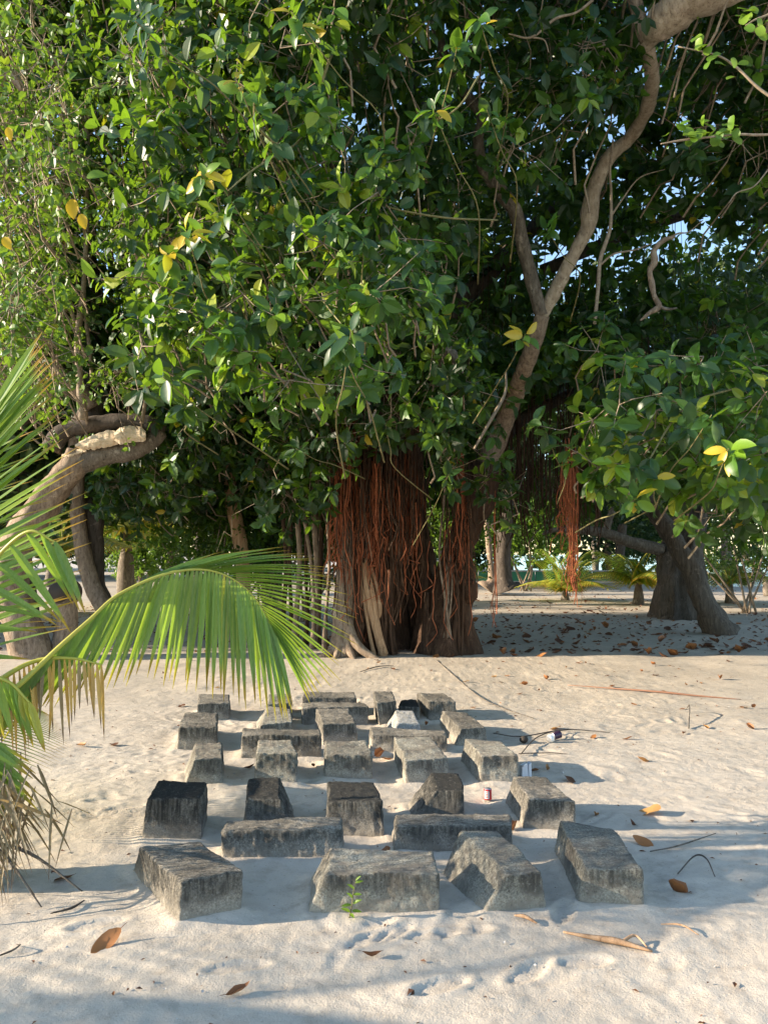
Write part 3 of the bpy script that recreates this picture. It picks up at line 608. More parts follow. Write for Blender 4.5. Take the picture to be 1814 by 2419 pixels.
hair(560, 1700, 500, 900, 900, 1180, 13.5, 240, 2.0, 4); hair(780, 1010, 900, 1060, 1120, 1350, 12.3, 80, 3, 5); hair(790, 1000, 1000, 1150, 1250, 1480, 12.15, 45, 2.6, 5); hair(1050, 1120, 1080, 1200, 1250, 1420, 12.3, 40, 2.6, 5); hair(1180, 1420, 950, 1080, 1130, 1300, 13.4, 130, 2.6); hair(640, 1000, 620, 850, 900, 1100, 11.6, 60, 2.2, 3)
o = hr.build('brown_aerial_roots', M['bark_banyan'], ban); tag(o, None, None, None, 'stuff')

# large leaves on the branch tips that reach out towards the viewer: each leaf a part
VAR = []
for q in range(8):
    mb_ = MB(); leaf_cloud(mb_, np.zeros((1, 3)), np.array([(1.0, 0, 0)]), np.array([(0, 0, 1.0)]), 1.0, R.uniform(.46, .56), np.array([[.15, .3, .42, .52, .62, .74, .88, 1.0][q]]), LH)
    V_ = np.concatenate(mb_.V); V_[:, 2] += .05*np.sin(V_[:, 0]*5+q)*.6; me = build('leaf', V_, np.concatenate(mb_.T), np.concatenate(mb_.Q), M['banyan_leaf'], None, True, np.concatenate(mb_.A)); VAR.append(me.data); bpy.data.objects.remove(me)
def leaf_obj(P, D, Nn, L, data, parent, name='leaf'):
    D = Vector(D).normalized(); Nn = Vector(Nn); Sd = D.cross(Nn).normalized(); Nn = Sd.cross(D)
    o = bpy.data.objects.new(name, data); COL.objects.link(o); o.parent = parent
    Mx = Matrix(((D.x, -Sd.x, Nn.x, 0), (D.y, -Sd.y, Nn.y, 0), (D.z, -Sd.z, Nn.z, 0), (0, 0, 0, 1)))
    o.matrix_basis = Matrix.Translation(Vector(P)-Vector(parent['_w'])) @ Mx @ Matrix.Scale(L, 4)
    return o
sp_list = [(830,780,5.2,.30),(800,800,5.3,.3),(475,410,5.4,.9),(530,450,5.6,.7),(440,545,5.6,.9),(395,600,5.8,.95),(560,190,5.3,.8),(600,250,5.5,.7),(640,330,5.6,.6),(480,560,6.2,.5),(545,620,6,.5),
 (690,30,5.4,.8),(320,50,5.2,.4),(760,520,6.2,.45),(860,560,6,.4),(1080,110,6,.85),(1020,250,6,.8),(1130,40,6.4,.7),(1150,260,6.8,.6),(1290,540,7.2,.6),(1240,790,7,.95),(1290,1020,7.6,.55),(1060,1120,9,.4),
 (1500,1180,6.2,.85),(1545,1130,6.4,.7),(1720,1060,5.6,.9),(1680,980,5.8,.4),(1620,1010,6.2,.35),(1490,850,7.2,.6),(680,640,6.8,.4),(385,890,5.8,.5),(440,960,6.2,.45),(700,1060,8.2,.4),(910,1000,8.2,.35)]
gm = MB()
for (px, py, Yq, tn) in sp_list:
    tip = atY(px, py, Yq); dr = nrm(np.array((R.uniform(-.7, .3), -.7, R.uniform(-.1, .5))))
    back = tip-dr*R.uniform(.5, .9)+np.array((R.normal()*.15, .35, -.1)); far = back-dr*.5+np.array((R.normal()*.12, .9, -.05))
    gm.add(*tube([far, back, (back+tip)/2+np.array((0, 0, -.03)), tip], [.008, .0065, .005, .0035], 6, 5, rough=.1))
    nl = 9; B, LD, NN, Ls, Ws = sprig_leaves(tip[None], dr[None], nl, spread=.05, L=(.13, .20))
    for q in range(nl):
        vi = int(np.clip(tn*7+R.normal()*1.2, 0, 7)); leaf_obj(B[q], LD[q], NN[q], Ls[q], VAR[vi], ban)
o = gm.build('leafy_branchlets', M['green_twig'], ban); tag(o, None, None, None, 'stuff')
for pts in ([(830,-10,7.4,12),(800,80,7.3,12),(762,190,7.2,13),(735,300,7.2,10)], [(735,300,7.2,8),(680,350,6.6,9),(610,300,6,10),(600,230,5.6,8)], [(680,350,6.6,7),(600,400,6.2,7),(540,450,5.9,6)],
            [(1130,180,6.6,7),(1080,255,6.4,8),(1000,300,6.6,6)], [(885,480,7,6),(960,500,7,8),(1060,515,7,8),(1175,520,7.4,7)], [(1480,1175,6.3,8),(1530,1090,6.5,8),(1620,960,6.9,9),(1760,910,7.2,10)], [(700,620,6.6,5),(770,720,6,6),(810,770,5.5,5)],
            [(1540,930,7,9),(1620,960,7,8),(1690,1000,6.4,7)]):
    limb([(a_[0], a_[1], a_[2], a_[3]*.6) for a_ in pts], 'green_twig', 7, 'branch')

# ---------------------------------------------------------------- the cut tree on the left
lt = thing('leaning_tree', tuple(at(80, 1560)), 'old leaning tree at the left with a pale torn limb and thin upright shoots', 'tree')
YL = 12.0
def ll(name, pts, mat, seg=12, **k): return limb([(p[0], p[1], p[2] if len(p) > 3 else YL, p[-1]) for p in pts], mat, seg, name, lt, **k)
ll('trunk', [(85,1575,100),(72,1530,86),(48,1460,78),(28,1380,76),(38,1300,74),(82,1220,70),(135,1150,64),(172,1105,62),(190,1070,60)], 'bark_tan', 16, flute=.2)
ll('limb', [(165,1110,60),(225,1080,52),(300,1066,46),(350,1048,44),(385,1020,30)], 'bark_grey')
ll('limb', [(120,1060,50),(150,1020,44),(220,1003,40),(300,995,38),(360,1005,44),(382,1022,34)], 'bark_dark')
for (xs_, top_, bot_, yy, sd_) in [((178,200,225,255,275,288), (1050,1036,1026,1016,1018,1030), (1056,1062,1062,1056,1052,1044), 11.80, .0), ((270,285,300,318,334,345), (1022,1010,1006,1006,1008,1018), (1040,1050,1048,1044,1044,1040), 11.74, .3), ((146,165,185,205), (1074,1066,1060,1060), (1084,1084,1078,1068), 11.86, .2)]:
    wd_ = MB(); xx_ = np.linspace(xs_[0], xs_[-1], 22); tp_ = np.interp(xx_, xs_, top_)+R.normal(size=22)*.8; bt_ = np.interp(xx_, xs_, bot_)+R.normal(size=22)*1.0; V = []; n_ = 22; m_ = 7
    for k_ in range(n_):
        for c_ in range(m_):
            f = c_/(m_-1); V.append(atY(xx_[k_], tp_[k_]+(bt_[k_]-tp_[k_])*f, yy-.055*math.sin(f*3.1)+.05*math.cos(k_*.35+sd_*5)*.3+float(_h(np.array([c_]), np.array([int(sd_*10)]), np.array([k_//6]), 3)[0])*.014))
        V.append(atY(xx_[k_], bt_[k_], yy+.2)); V.append(atY(xx_[k_], tp_[k_], yy+.2))
    r_ = m_+2; Qd = [(k_*r_+c_, k_*r_+(c_+1) % r_, (k_+1)*r_+(c_+1) % r_, (k_+1)*r_+c_) for k_ in range(n_-1) for c_ in range(r_)]; e_ = (n_-1)*r_
    wd_.add(V, [(0, c_+1, c_) for c_ in range(1, r_-1)]+[(e_, e_+c_, e_+c_+1) for c_ in range(1, r_-1)], Qd); wd_.build('torn_wood', M['cut_wood'], lt, False)
ll('limb', [(205,1010,12.3,74),(228,950,12.4,62),(222,890,12.4,50),(212,820,12.5,40),(230,700,12.6,30),(210,560,12.7,22),(240,400,12.8,16)], 'bark_dark')
ll('limb', [(220,965,12.2,42),(180,915,12.1,42),(120,868,12.0,34),(60,842,12,30),(-30,825,12,26),(-160,780,12,22)], 'bark_tan')
ll('limb', [(60,1000,12.3,30),(20,930,12.3,26),(-40,880,12.3,24)], 'bark_dark')
ll('limb', [(-60,330,9,30),(10,180,9,26),(60,215,9,18)], 'bark_tan')
for pts in ([(198,992,11.8,22),(190,900,11.7,18),(184,800,11.6,17),(196,700,11.5,14),(205,560,11.3,12),(207,400,11.1,11),(206,185,11,14)], [(206,190,11,9),(170,90,10.9,8),(134,-10,10.8,7)], [(205,180,11,10),(202,80,10.9,9),(200,-20,10.9,8)], [(207,178,11,8),(214,80,10.9,8),(222,-20,10.9,7)],
            [(184,790,11.6,12),(150,660,11.5,10),(118,530,11.4,9),(100,420,11.3,6)], [(220,900,11.9,10),(212,820,11.9,9),(200,700,11.9,8),(215,600,11.9,6)], [(38,980,11.6,10),(30,800,11.5,12),(12,640,11.4,11),(20,480,11.4,8)],
            [(335,1000,11.6,10),(345,940,11.6,9),(352,880,11.5,8),(330,800,11.4,6),(318,700,11.3,5)], [(150,660,11.5,7),(80,590,11.3,6),(20,560,11.3,5)]):
    ll('shoot', pts, 'twig', 7)
ll('branch', [(240,660,11,8),(350,668,10.6,10),(430,690,10.4,13),(480,720,10.4,14),(560,725,10.5,8)], 'bark_grey', 8)
# pale dead twigs
tw = MB()
for pts in ([(75,455,9,5),(110,430,9,6),(150,405,9,5),(205,375,9,4)], [(110,430,9,5),(90,380,9,4),(70,320,9,3)], [(150,405,9,4),(165,375,9,3),(155,345,9,2)], [(80,460,9,6),(60,520,9,8),(100,560,9.2,9),(130,600,9.5,10)]):
    tw.add(*pxtube(pts, 5, 4, cap=False))
lm = MB(); rng_pts = []
n = 430; px = R.uniform(-60, 400, n); py = np.where(R.uniform(0, 1, n) < .75, R.uniform(-40, 760, n), R.uniform(700, 930, n)); Yq = np.where(R.uniform(0, 1, n) < .35, R.uniform(7.0, 8.6, n), np.interp(px, [-60, 400], [9.0, 11.0])+R.exponential(1.2, n))
C = np.array([atY(a, b, c) for a, b, c in zip(px, py, Yq)]); keep = (fbm(C*1.1, 2, 5) > -.3) & (R.uniform(0, 1, n) < np.interp(px, [250, 400], [1, .3])); C = C[keep]; C = C[C[:, 2] > 3.2]; C = C[clear_of(C, 55)]
sub = 7; P = (C[:, None]+R.normal(size=(len(C), sub, 3))*.26).reshape(-1, 3); Cc = np.repeat(C, sub, 0)
D = nrm(P-Cc)+np.array((-.2, -.3, .1)); B, LD, NN, Ls, Ws = sprig_leaves(P, D, 6, L=(.07, .12), wr=.62, droop=.45)
leaf_cloud(lm, B, LD, NN, Ls, Ws, np.clip(np.repeat(R.uniform(0, .85, len(P)), 6)+R.normal(size=len(B))*.1, 0, .95)); bent(Cc, P, tw, .006, .003, 1, k=1)
bent(C+np.array((0, .9, -.5)), C, tw, .014, .007, 1, k=2)
tag(lm.build('foliage', M['light_leaf'], lt, False), None, None, None, 'stuff'); tag(tw.build('twigs', M['twig'], lt), None, None, None, 'stuff')
mb_ = MB(); leaf_cloud(mb_, np.zeros((1, 3)), np.array([(1.0, 0, 0)]), np.array([(0, 0, 1.0)]), 1.0, .62, np.array([.4]), LH); yl = build('leaf', np.concatenate(mb_.V), np.concatenate(mb_.T), np.concatenate(mb_.Q), M['yellow_leaf'], None, True, np.concatenate(mb_.A)); yd = yl.data; bpy.data.objects.remove(yl)
for (px, py, Yq, L, d) in [(172, 470, 7.2, .20, (.1, -.2, -1)), (192, 505, 7.15, .15, (.3, -.1, -1)), (10, 560, 7, .14, (.5, -.2, -.8)), (172, 245, 8, .10, (0, -.1, -1)), (205, 420, 6.8, .19, (.9, -.1, .2)), (20, 300, 7, .12, (.2, 0, -1))]:
    o = leaf_obj(atY(px, py, Yq), d, (.0, -1, .25), L, yd if L != .19 else VAR[6], lt); o['label'] = 'yellow leaf about to drop' if L != .19 else 'broad green leaf'

# neighbours of it: pole trunk, leaning dark trunk, sawn stump
def simple_trunk(name, label, pts, mat, grp=None, seg=12, cat='tree', **k):
    p0 = atY(*pts[0][:3]); o = thing(name, (p0[0], p0[1], 0), label, cat, grp)
    limb(pts, mat, seg, 'trunk', o, **k); return o
t2 = simple_trunk('slender_tree', 'slender leaning trunk between the torn tree and the arching palm frond', [(285,1500,15,58),(255,1445,15,46),(222,1390,15,40),(196,1300,15,36),(184,1200,15,36),(180,1080,15,38),(190,960,15,34)], 'bark_tan')
limb([(300,1500,15.2,30),(240,1400,15.3,34),(228,1320,15.3,34),(222,1230,15.3,46),(205,1180,15.3,30)], 'bark_dark', 10, 'limb', t2)
st = thing('sawn_stump', tuple(at(150, 1540)), 'stout stump with a dark round sawn face turned to the viewer', 'tree stump')
limb([(148,1545,12.2,62),(156,1500,12.2,54),(160,1450,12.2,48),(152,1405,12.2,50)], 'bark_tan', 14, 'trunk', st, rough=.1)
q = MB(); c0 = atY(149, 1398, 12.0); q.add(*tube([c0+np.array((0, .3, -.02)), c0+np.array((0, -.12, 0))], [.19, .18], 18, 3, rough=.06)); q.build('side_stub', M['bark_grey'], st)
q = MB(); q.add(*tube([c0+np.array((0, -.10, 0)), c0+np.array((0, -.155, 0))], [.165, .155], 18, 2, rough=.05)); q.build('sawn_face', M['pod'], st)
t3 = simple_trunk('pole_tree', 'straight reddish pole trunk rising behind the arching frond', [(578,1470,16,36),(572,1320,16,34),(560,1240,16,32),(546,1170,16,30),(540,1050,16,28)], 'root_tan')

# ---------------------------------------------------------------- trees on the right and behind
tr = thing('grey_tree', tuple(at(1600, 1462)), 'stout grey trunk with a flared foot at the right, a long limb reaching left', 'tree')
YR = 19.2
def rl(name, pts, mat='bark_dark', seg=14, **k): return limb([(p[0], p[1], p[2] if len(p) > 3 else YR, p[-1]) for p in pts], mat, seg, name, tr, **k)
rl('trunk', [(1605,1475,140),(1602,1452,116),(1602,1400,96),(1605,1330,82),(1618,1270,74),(1634,1210,66),(1640,1150,58),(1650,1060,50)], 'bark_mid', 26, flute=.42, nf=11)
rl('limb', [(1612,1330,60),(1570,1302,34),(1500,1284,28),(1430,1260,24),(1370,1252,18),(1310,1252,11),(1280,1262,5)], 'bark_grey')
rl('limb', [(1430,1262,20),(1445,1210,16),(1490,1150,12)], 'bark_grey', 8)
rl('limb', [(1370,1252,10),(1340,1230,7),(1310,1200,5)], 'twig', 6)
t4 = simple_trunk('leaning_trunk_tree', 'dark slim trunk leaning left across the stout grey trunk', [(1705,1505,15.6,84),(1688,1470,15.6,60),(1660,1420,15.6,50),(1636,1355,15.7,46),(1604,1300,15.8,42),(1572,1245,16,42),(1540,1200,16.1,38),(1500,1150,16.2,30)], 'bark_mid', flute=.2)
t5 = simple_trunk('far_tree', 'pale twisted sunlit trunk seen in the gap right of the banyan', [(1150,1392,31,52),(1162,1372,31,26),(1158,1330,31,14),(1154,1280,31,15),(1148,1230,31,13)], 'bark_tan')
t6 = simple_trunk('far_tree', 'dark upright trunk just right of the pale twisted trunk', [(1196,1394,30,78),(1190,1375,30,48),(1188,1330,30,36),(1192,1260,30,34),(1200,1180,30,30)], 'bark_dark')
t7 = simple_trunk('far_tree', 'dark far trunk between the two small yellowing palms', [(1465,1366,40,40),(1462,1340,40,26),(1464,1300,40,24),(1470,1240,40,20)], 'bark_dark')
t8 = simple_trunk('far_tree', 'thin crooked trunk at the right edge behind the pale water', [(1812,1408,28,20),(1806,1370,28,14),(1778,1335,28,14),(1752,1300,28,12),(1740,1250,28,10)], 'bark_grey')

def crown_mesh(seed, n, rad, leafL, sub=6, hollow=.35):
    rs = np.random.default_rng(seed); u = nrm(rs.normal(size=(n, 3))); rr = (hollow+(1-hollow)*rs.uniform(0, 1, n)**.45)
    C = u*rr[:, None]*np.array(rad); C = C[(fbm(C*.6+seed, 2, seed) > -.35) & (C[:, 2] > -.75*rad[2])]
    P = (C[:, None]+rs.normal(size=(len(C), sub, 3))*.4).reshape(-1, 3); D = nrm(rs.normal(size=P.shape)+np.array((0, 0, -.3))); NN = rs.normal(size=P.shape)+np.array((0, 0, .6))
    mb = MB(); L = rs.uniform(.7, 1.2, len(P))*leafL
    leaf_cloud(mb, P, D, NN, L, L*.6, np.clip(np.repeat(rs.uniform(0, .9, len(C)), sub)+rs.normal(size=len(P))*.1, 0, 1), FT); return mb
cm = []
for q in range(3):
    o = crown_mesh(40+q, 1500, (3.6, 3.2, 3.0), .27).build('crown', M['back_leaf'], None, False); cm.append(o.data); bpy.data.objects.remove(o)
def back_tree(x, y, h, s=1.0, lean=0.0, label='', grp=None, zr=1.0, tr_r=.2):
    o = thing('woodland_tree', (x, y, 0), label, 'tree', grp); k = random.randint(0, 2)
    c = bpy.data.objects.new('crown', cm[k]); COL.objects.link(c); c.parent = o; c.location = (lean, 0, h); c.rotation_euler = (0, 0, random.uniform(0, 6.28)); c.scale = (s, s, s*zr)
    q = MB(); b0 = np.array((x, y, -.1)); t_ = np.array((x+lean, y, h)); md = (b0+t_)/2+np.array((random.uniform(-.35, .35), 0, 0))
    q.add(*tube([b0, b0+(0, 0, .25), md, t_, t_+(0, 0, 1.5)], [tr_r*1.7, tr_r*1.15, tr_r, tr_r*.75, .05], 9, 6, rough=.2, seed=k)); 
    for a in range(4):
        an = random.uniform(0, 6.28); st_ = md+(t_-md)*random.uniform(.2, .9); e = st_+np.array((math.cos(an)*1.8*s, math.sin(an)*1.8*s, random.uniform(.8, 1.8)*s)); q.add(*tube([st_, (st_+e)/2+(0, 0, -.15), e], [tr_r*.5, tr_r*.3, .03], 6, 4, rough=.15))
    q.build('trunk', M['bark_grey'], o); return o
G1, G2, G3 = 'trees standing behind the banyan', 'trees beyond the left edge', 'far trees along the shore'
L1 = 'mid green woodland tree filling the gap behind the banyan crown'
for (x, y, h, s) in [(-9.5,16.4,5.2,1.0),(-7.7,16.8,5.0,1.0),(-2.5,17.4,5.6,1.0),(9.0,23,7.0,1.1),(11.2,20.5,6.6,1.15),(1.5,24,7.5,1.25),(13,23,6.2,1.2),(-3,36,9.5,1.5),(9,37,9.5,1.5),(-9,37,9,1.5),(16,36,9,1.5),(3,39,10,1.5),(-16,37,9,1.5),(0.4,17,9.2,1.1)]:
    back_tree(x, y, h, s, random.uniform(-.5, .5), L1, G1, 1.0, .22)
for (x, y, h, s) in [(-13,15.6,4.4,1.0),(-17,16.2,4.6,1.05),(-23,17.0,5,1.1),(-28,16.0,5,1.1)]:
    back_tree(x, y, h, s, 0, 'broad leaved tree beyond the left edge whose shade falls across the sand', G2)
for q in range(26):
    x = -42+q*3.6+random.uniform(-1.5, 1.5); y = random.uniform(44, 58)
    if 15 < x < 27: y = random.uniform(60, 70)
    back_tree(x, y, random.uniform(3.6, 6.5), random.uniform(1.2, 1.6), random.uniform(-.6, .6), 'dark far tree of the belt along the shore', G3, .95, .2)
rs_ = np.random.default_rng(5); n = 9000
P = np.stack([rs_.uniform(-70, 70, n), rs_.uniform(66, 84, n), rs_.uniform(0, 1, n)**.8*16], -1); mb = MB(); D = nrm(rs_.normal(size=P.shape)); L = rs_.uniform(.8, 1.6, n)
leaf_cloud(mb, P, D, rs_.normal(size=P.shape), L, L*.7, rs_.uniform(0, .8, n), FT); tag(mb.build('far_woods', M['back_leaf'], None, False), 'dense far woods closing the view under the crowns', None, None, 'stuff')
# undergrowth shrubs standing behind the palm frond, left of the trunk
def shrub(x, y, h, r, seed, label, mat='banyan_leaf', grp=None, n=150, L=(.09, .15)):
    o = thing('leafy_shrub', (x, y, 0), label, 'shrub', grp); rs = np.random.default_rng(seed)
    C = np.stack([x+rs.normal(size=n)*r*.5, y+rs.normal(size=n)*r*.4, .35*h+rs.uniform(0, 1, n)**.7*h*.75], -1); P = (C[:, None]+rs.normal(size=(n, 6, 3))*.2).reshape(-1, 3)
    B, LD, NN, Ls, Ws = sprig_leaves(P, nrm(rs.normal(size=P.shape)+np.array((-.3, -.5, .3))), 6, L=L, wr=.5)
    m_ = MB(); leaf_cloud(m_, B, LD, NN, Ls, Ws, np.clip(np.repeat(rs.uniform(0, .8, len(P)), 6), 0, 1)); tag(m_.build('foliage', M[mat], o, False), None, None, None, 'stuff')
    s_ = MB(); 
    for q in range(7):
        e = C[q*3]; s_.add(*tube([(x+rs.normal()*.1, y+rs.normal()*.1, -.05), ((x+e[0])/2+rs.normal()*.1, (y+e[1])/2, e[2]*.5), e], [.035, .025, .01], 6, 4, rough=.1))
    s_.build('stems', M['twig'], o); return o
GS = 'shrubs standing between the left tree and the banyan'
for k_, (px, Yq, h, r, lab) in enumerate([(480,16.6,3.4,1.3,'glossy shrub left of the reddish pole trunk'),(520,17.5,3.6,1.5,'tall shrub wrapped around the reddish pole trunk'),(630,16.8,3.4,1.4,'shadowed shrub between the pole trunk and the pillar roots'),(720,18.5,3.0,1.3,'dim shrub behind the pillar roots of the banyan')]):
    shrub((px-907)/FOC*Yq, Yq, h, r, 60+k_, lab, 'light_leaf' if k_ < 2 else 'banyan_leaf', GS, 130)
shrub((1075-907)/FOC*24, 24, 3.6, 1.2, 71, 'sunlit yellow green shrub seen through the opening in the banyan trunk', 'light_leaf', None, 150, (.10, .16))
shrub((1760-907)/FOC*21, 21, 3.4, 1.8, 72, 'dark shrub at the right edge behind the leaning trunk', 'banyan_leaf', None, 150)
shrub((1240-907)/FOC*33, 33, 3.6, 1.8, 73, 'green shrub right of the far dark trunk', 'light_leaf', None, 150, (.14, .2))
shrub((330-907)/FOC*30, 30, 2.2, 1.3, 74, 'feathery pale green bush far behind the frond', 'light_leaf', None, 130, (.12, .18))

# low green wall beyond the trees
gw = thing('low_wall', (6.5, 42, 0), 'low green painted wall with a pale coping beyond the far trunks', 'wall')
def boxm(a, b):
    (x0, y0, z0), (x1, y1, z1) = a, b; V = [(x0,y0,z0),(x1,y0,z0),(x1,y1,z0),(x0,y1,z0),(x0,y0,z1),(x1,y0,z1),(x1,y1,z1),(x0,y1,z1)]
    return V, None, [(0,3,2,1),(4,5,6,7),(0,1,5,4),(1,2,6,5),(2,3,7,6),(3,0,4,7)]
for q in range(7):
    x0 = 3.6+q*1.55; mm = MB(); mm.add(*boxm((x0, 42, .12), (x0+1.50, 42.12, .62))); mm.build('panel', M['green_paint'], gw, False)
mm = MB(); mm.add(*boxm((3.5, 41.95, -.1), (14.5, 42.17, .12))); mm.build('footing', M['coping'], gw, False)
mm = MB(); mm.add(*boxm((3.5, 41.95, .623), (14.5, 42.17, .70))); mm.build('coping', M['coping'], gw, False)

# ---------------------------------------------------------------- coconut palms
def leaflet(P, D, L, W, droop, tone, up=None, seg=8, fold=.35, curl=0.0):
    D = nrm(np.asarray(D, float)); t_ = np.linspace(0, 1, seg+1); up = np.array((0, 0, 1.0)) if up is None else nrm(np.asarray(up, float))
    sp = P+D*L*t_[:, None]+np.array((0, 0, -1.0))*(droop*L*t_**2)[:, None]; tg = nrm(np.gradient(sp, axis=0))
    sd_ = nrm(np.cross(tg, up)); nn = np.cross(sd_, tg); wd = W*np.interp(t_, [0, .06, .25, .5, .8, 1], [.35, .75, 1, .92, .5, .04])
    A = sp+sd_*wd[:, None]*.5+nn*wd[:, None]*fold*.5; B = sp-sd_*wd[:, None]*.5+nn*wd[:, None]*fold*.5; V = np.stack([A, sp, B], 1).reshape(-1, 3)
    i_ = np.arange(seg)[:, None]*3; Q = np.concatenate([i_+np.array((0, 1, 4, 3)), i_+np.array((1, 2, 5, 4))])
    return V, None, Q, np.repeat(tone+np.clip(t_, 0, .985), 3)
palm = thing('coconut_palm', (-2.05, 3.88, 0), 'young coconut palm at the left edge with a long frond arching over the blocks', 'palm')
NLEAF = [0]
rest = MB()
def frond(name, C, radii, spec, parent, mat='palm', rmat=None, label=None):
    """C rachis points; spec: list of leaflets (t, dir, L, W, droop, tone, up)"""
    cc = catmull(np.hstack([np.asarray(C, float), np.asarray(radii)[:, None]]), 12)
    q = MB(); q.add(*tube(C, radii, 7, 12)); fr = q.build(name, M['rachis'] if rmat is None else M[rmat], parent)
    if label: fr['label'] = label
    for (t_, d, L, W, dr, tone, up) in spec:
        f = t_*(len(cc)-1); i_ = min(int(f), len(cc)-2); p = cc[i_, :3]+(cc[i_+1, :3]-cc[i_, :3])*(f-i_)
        v4 = leaflet(p, d, L, W, dr, tone, up)
        if NLEAF[0] < 300:
            q = MB(); q.add(*v4); q.build('leaflet', M[mat], fr, False); NLEAF[0] += 1
        else: rest.add(*v4)
    return fr
M['rachis'] = plain('rachis', (.42, .40, .06), .45, 0, .3, 30)
# the big arching frond
rp = [(-120,1730,3.95),(20,1640,4.05),(141,1528,4.15),(217,1460,4.22),(271,1411,4.28),(342,1374,4.34),(407,1352,4.4),(468,1345,4.45),(517,1353,4.5),(563,1376,4.54),(603,1414,4.58),(630,1458,4.6),(652,1500,4.62)]
rc = [atY(*p) for p in rp]; rr_ = np.interp(np.arange(13), [0, 3, 12], [.018, .010, .003])
spec = []
cc = catmull(np.array(rc), 12); tan = nrm(np.gradient(cc, axis=0))
for k_ in range(58):                                  # near side hangs like a curtain
    t_ = .10+.89*(k_/57)**.96; T = tan[int(t_*(len(cc)-1))]
    dx = np.interp(t_, [.1, .3, .45, .6, .8, 1], [-.75, -.62, -.32, -.05, .13, .30])+R.normal()*.025
    d = np.array((dx, -.10+R.normal()*.03, -1.0)); L = np.interp(t_, [.1, .3, .5, .7, .9, 1], [.62, .62, .60, .68, .64, .40])*R.uniform(.93, 1.05)
    tone = 8 if R.uniform() < .0 else int(R.choice([2, 3, 4, 5, 6, 7])); tone = 9 if R.uniform() < .045 else tone
    spec.append((t_, d, L, .040 if t_ < .85 else .030, .05, max(tone-1, 0) if tone < 9 else 9, (R.normal()*.25+.8, -1.0, .1)))
for k_ in range(50):                                  # far side fans out to the right
    t_ = .30+.69*(k_/49); T = tan[int(t_*(len(cc)-1))]
    e = np.interp(t_, [.3, .5, .62, .75, .9, 1], [.62, .40, .16, -.08, -.75, -1.6])+R.normal()*.03
    ax = np.interp(t_, [.3, .6, .85, 1], [.85, 1.0, 1.0, .8]); d = np.array((ax, np.interp(t_, [.3, .6, 1], [1.1, .55, .25]), e))
    spec.append((t_, d, np.interp(t_, [.3, .6, .8, 1], [.62, .74, .72, .42])*R.uniform(.92, 1.05), .032, .10, int(R.choice([1, 2, 3, 4, 5])), (-.2, -.5, 1)))
frond('frond', rc, rr_, spec, palm, label='long frond arching over the sand')
def side_frond(pts, Ys, dirs, Ls, n, tones, W=.036, dr=.08, up=(0, -.6, .8), t0=.12, mat='palm', both=0.0, lab=None, seed=0):
    C = [atY(p[0], p[1], y_) for p, y_ in zip(pts, Ys)]; sp_ = []
    for k_ in range(n):
        t_ = t0+(1-t0)*k_/(n-1); ts = np.linspace(0, 1, len(dirs)); d = np.array([np.interp(t_, ts, [q[a] for q in dirs]) for a in range(3)])+R.normal(size=3)*.05
        sp_.append((t_, d, np.interp(t_, np.linspace(0, 1, len(Ls)), Ls)*R.uniform(.9, 1.06), W, dr, int(R.choice(tones)), np.array(up)+R.normal(size=3)*.2))
        if both: sp_.append((t_, d*np.array((-1, 1, 1)), np.interp(t_, np.linspace(0, 1, len(Ls)), Ls)*.9, W, dr+.1, int(R.choice(tones)), up))
    return frond('frond', C, np.linspace(.018, .005, len(C)), sp_, palm, mat, None, lab)
# upright fronds whose leaflets rake up into the picture from the left
side_frond([(-160,1700),(-150,1500),(-130,1350),(-100,1200),(-60,1080),(-10,960)], [4.05,4.0,3.95,3.9,3.9,3.9], [(1,.1,.30),(1,.1,.52),(.9,.1,.78),(.7,.1,.95),(.5,.1,1.0)], [.74,.84,.80,.70,.48], 42, [3,4,5,6,7,8], .042)
side_frond([(-200,1600),(-230,1450),(-230,1300),(-200,1150),(-160,1020)], [4.4,4.4,4.4,4.4,4.4], [(1,.0,.22),(1,.0,.36),(.9,.0,.50),(.7,.0,.8)], [.85,.95,.85,.6], 44, [2,3,4,5])
side_frond([(-180,1640),(-110,1500),(-60,1400),(0,1310),(70,1255),(130,1280)], [4.0,3.9,3.8,3.75,3.7,3.7], [(1,.2,.05),(.9,-.1,-.1),(.6,-.1,-.7),(.55,-.1,-1)], [.40,.46,.48,.36], 9, [3,4,5,6], .042, lab='short frond bent over near the stump')
side_frond([(-260,1720),(-190,1690),(-130,1700),(-90,1745),(-70,1800)], [3.9,3.85,3.8,3.8,3.8], [(1,0,-.15),(1,0,-.42),(.95,0,-.55),(.8,0,-.8)], [.54,.50,.46,.38], 14, [3,4,5], .046, .10, lab='lowest green frond with broad leaflets')
side_frond([(-260,1640),(-160,1600),(-60,1590),(20,1610),(70,1660)], [3.95,3.9,3.9,3.9,3.9], [(.5,0,-1),(.4,0,-1),(.3,0,-1)], [.30,.34,.28], 16, [9,9,8,7], .040, .02, (.9, -1, .1), lab='yellowing frond')
# yellow and brown dying frond hanging below the green one
side_frond([(-120,1700),(10,1600),(90,1560),(170,1555),(240,1570)], [4.1,4.1,4.15,4.15,4.2], [(.15,-.05,-1),(.1,-.05,-1),(.05,0,-1),(.1,0,-1)], [.6,.3,.52,.26,.5,.22,.42], 24, [7,8,9,9,5,3], .020, .0, (.8, -1, .1), mat='palm_dry', lab='dying frond with orange and brown leaflets')
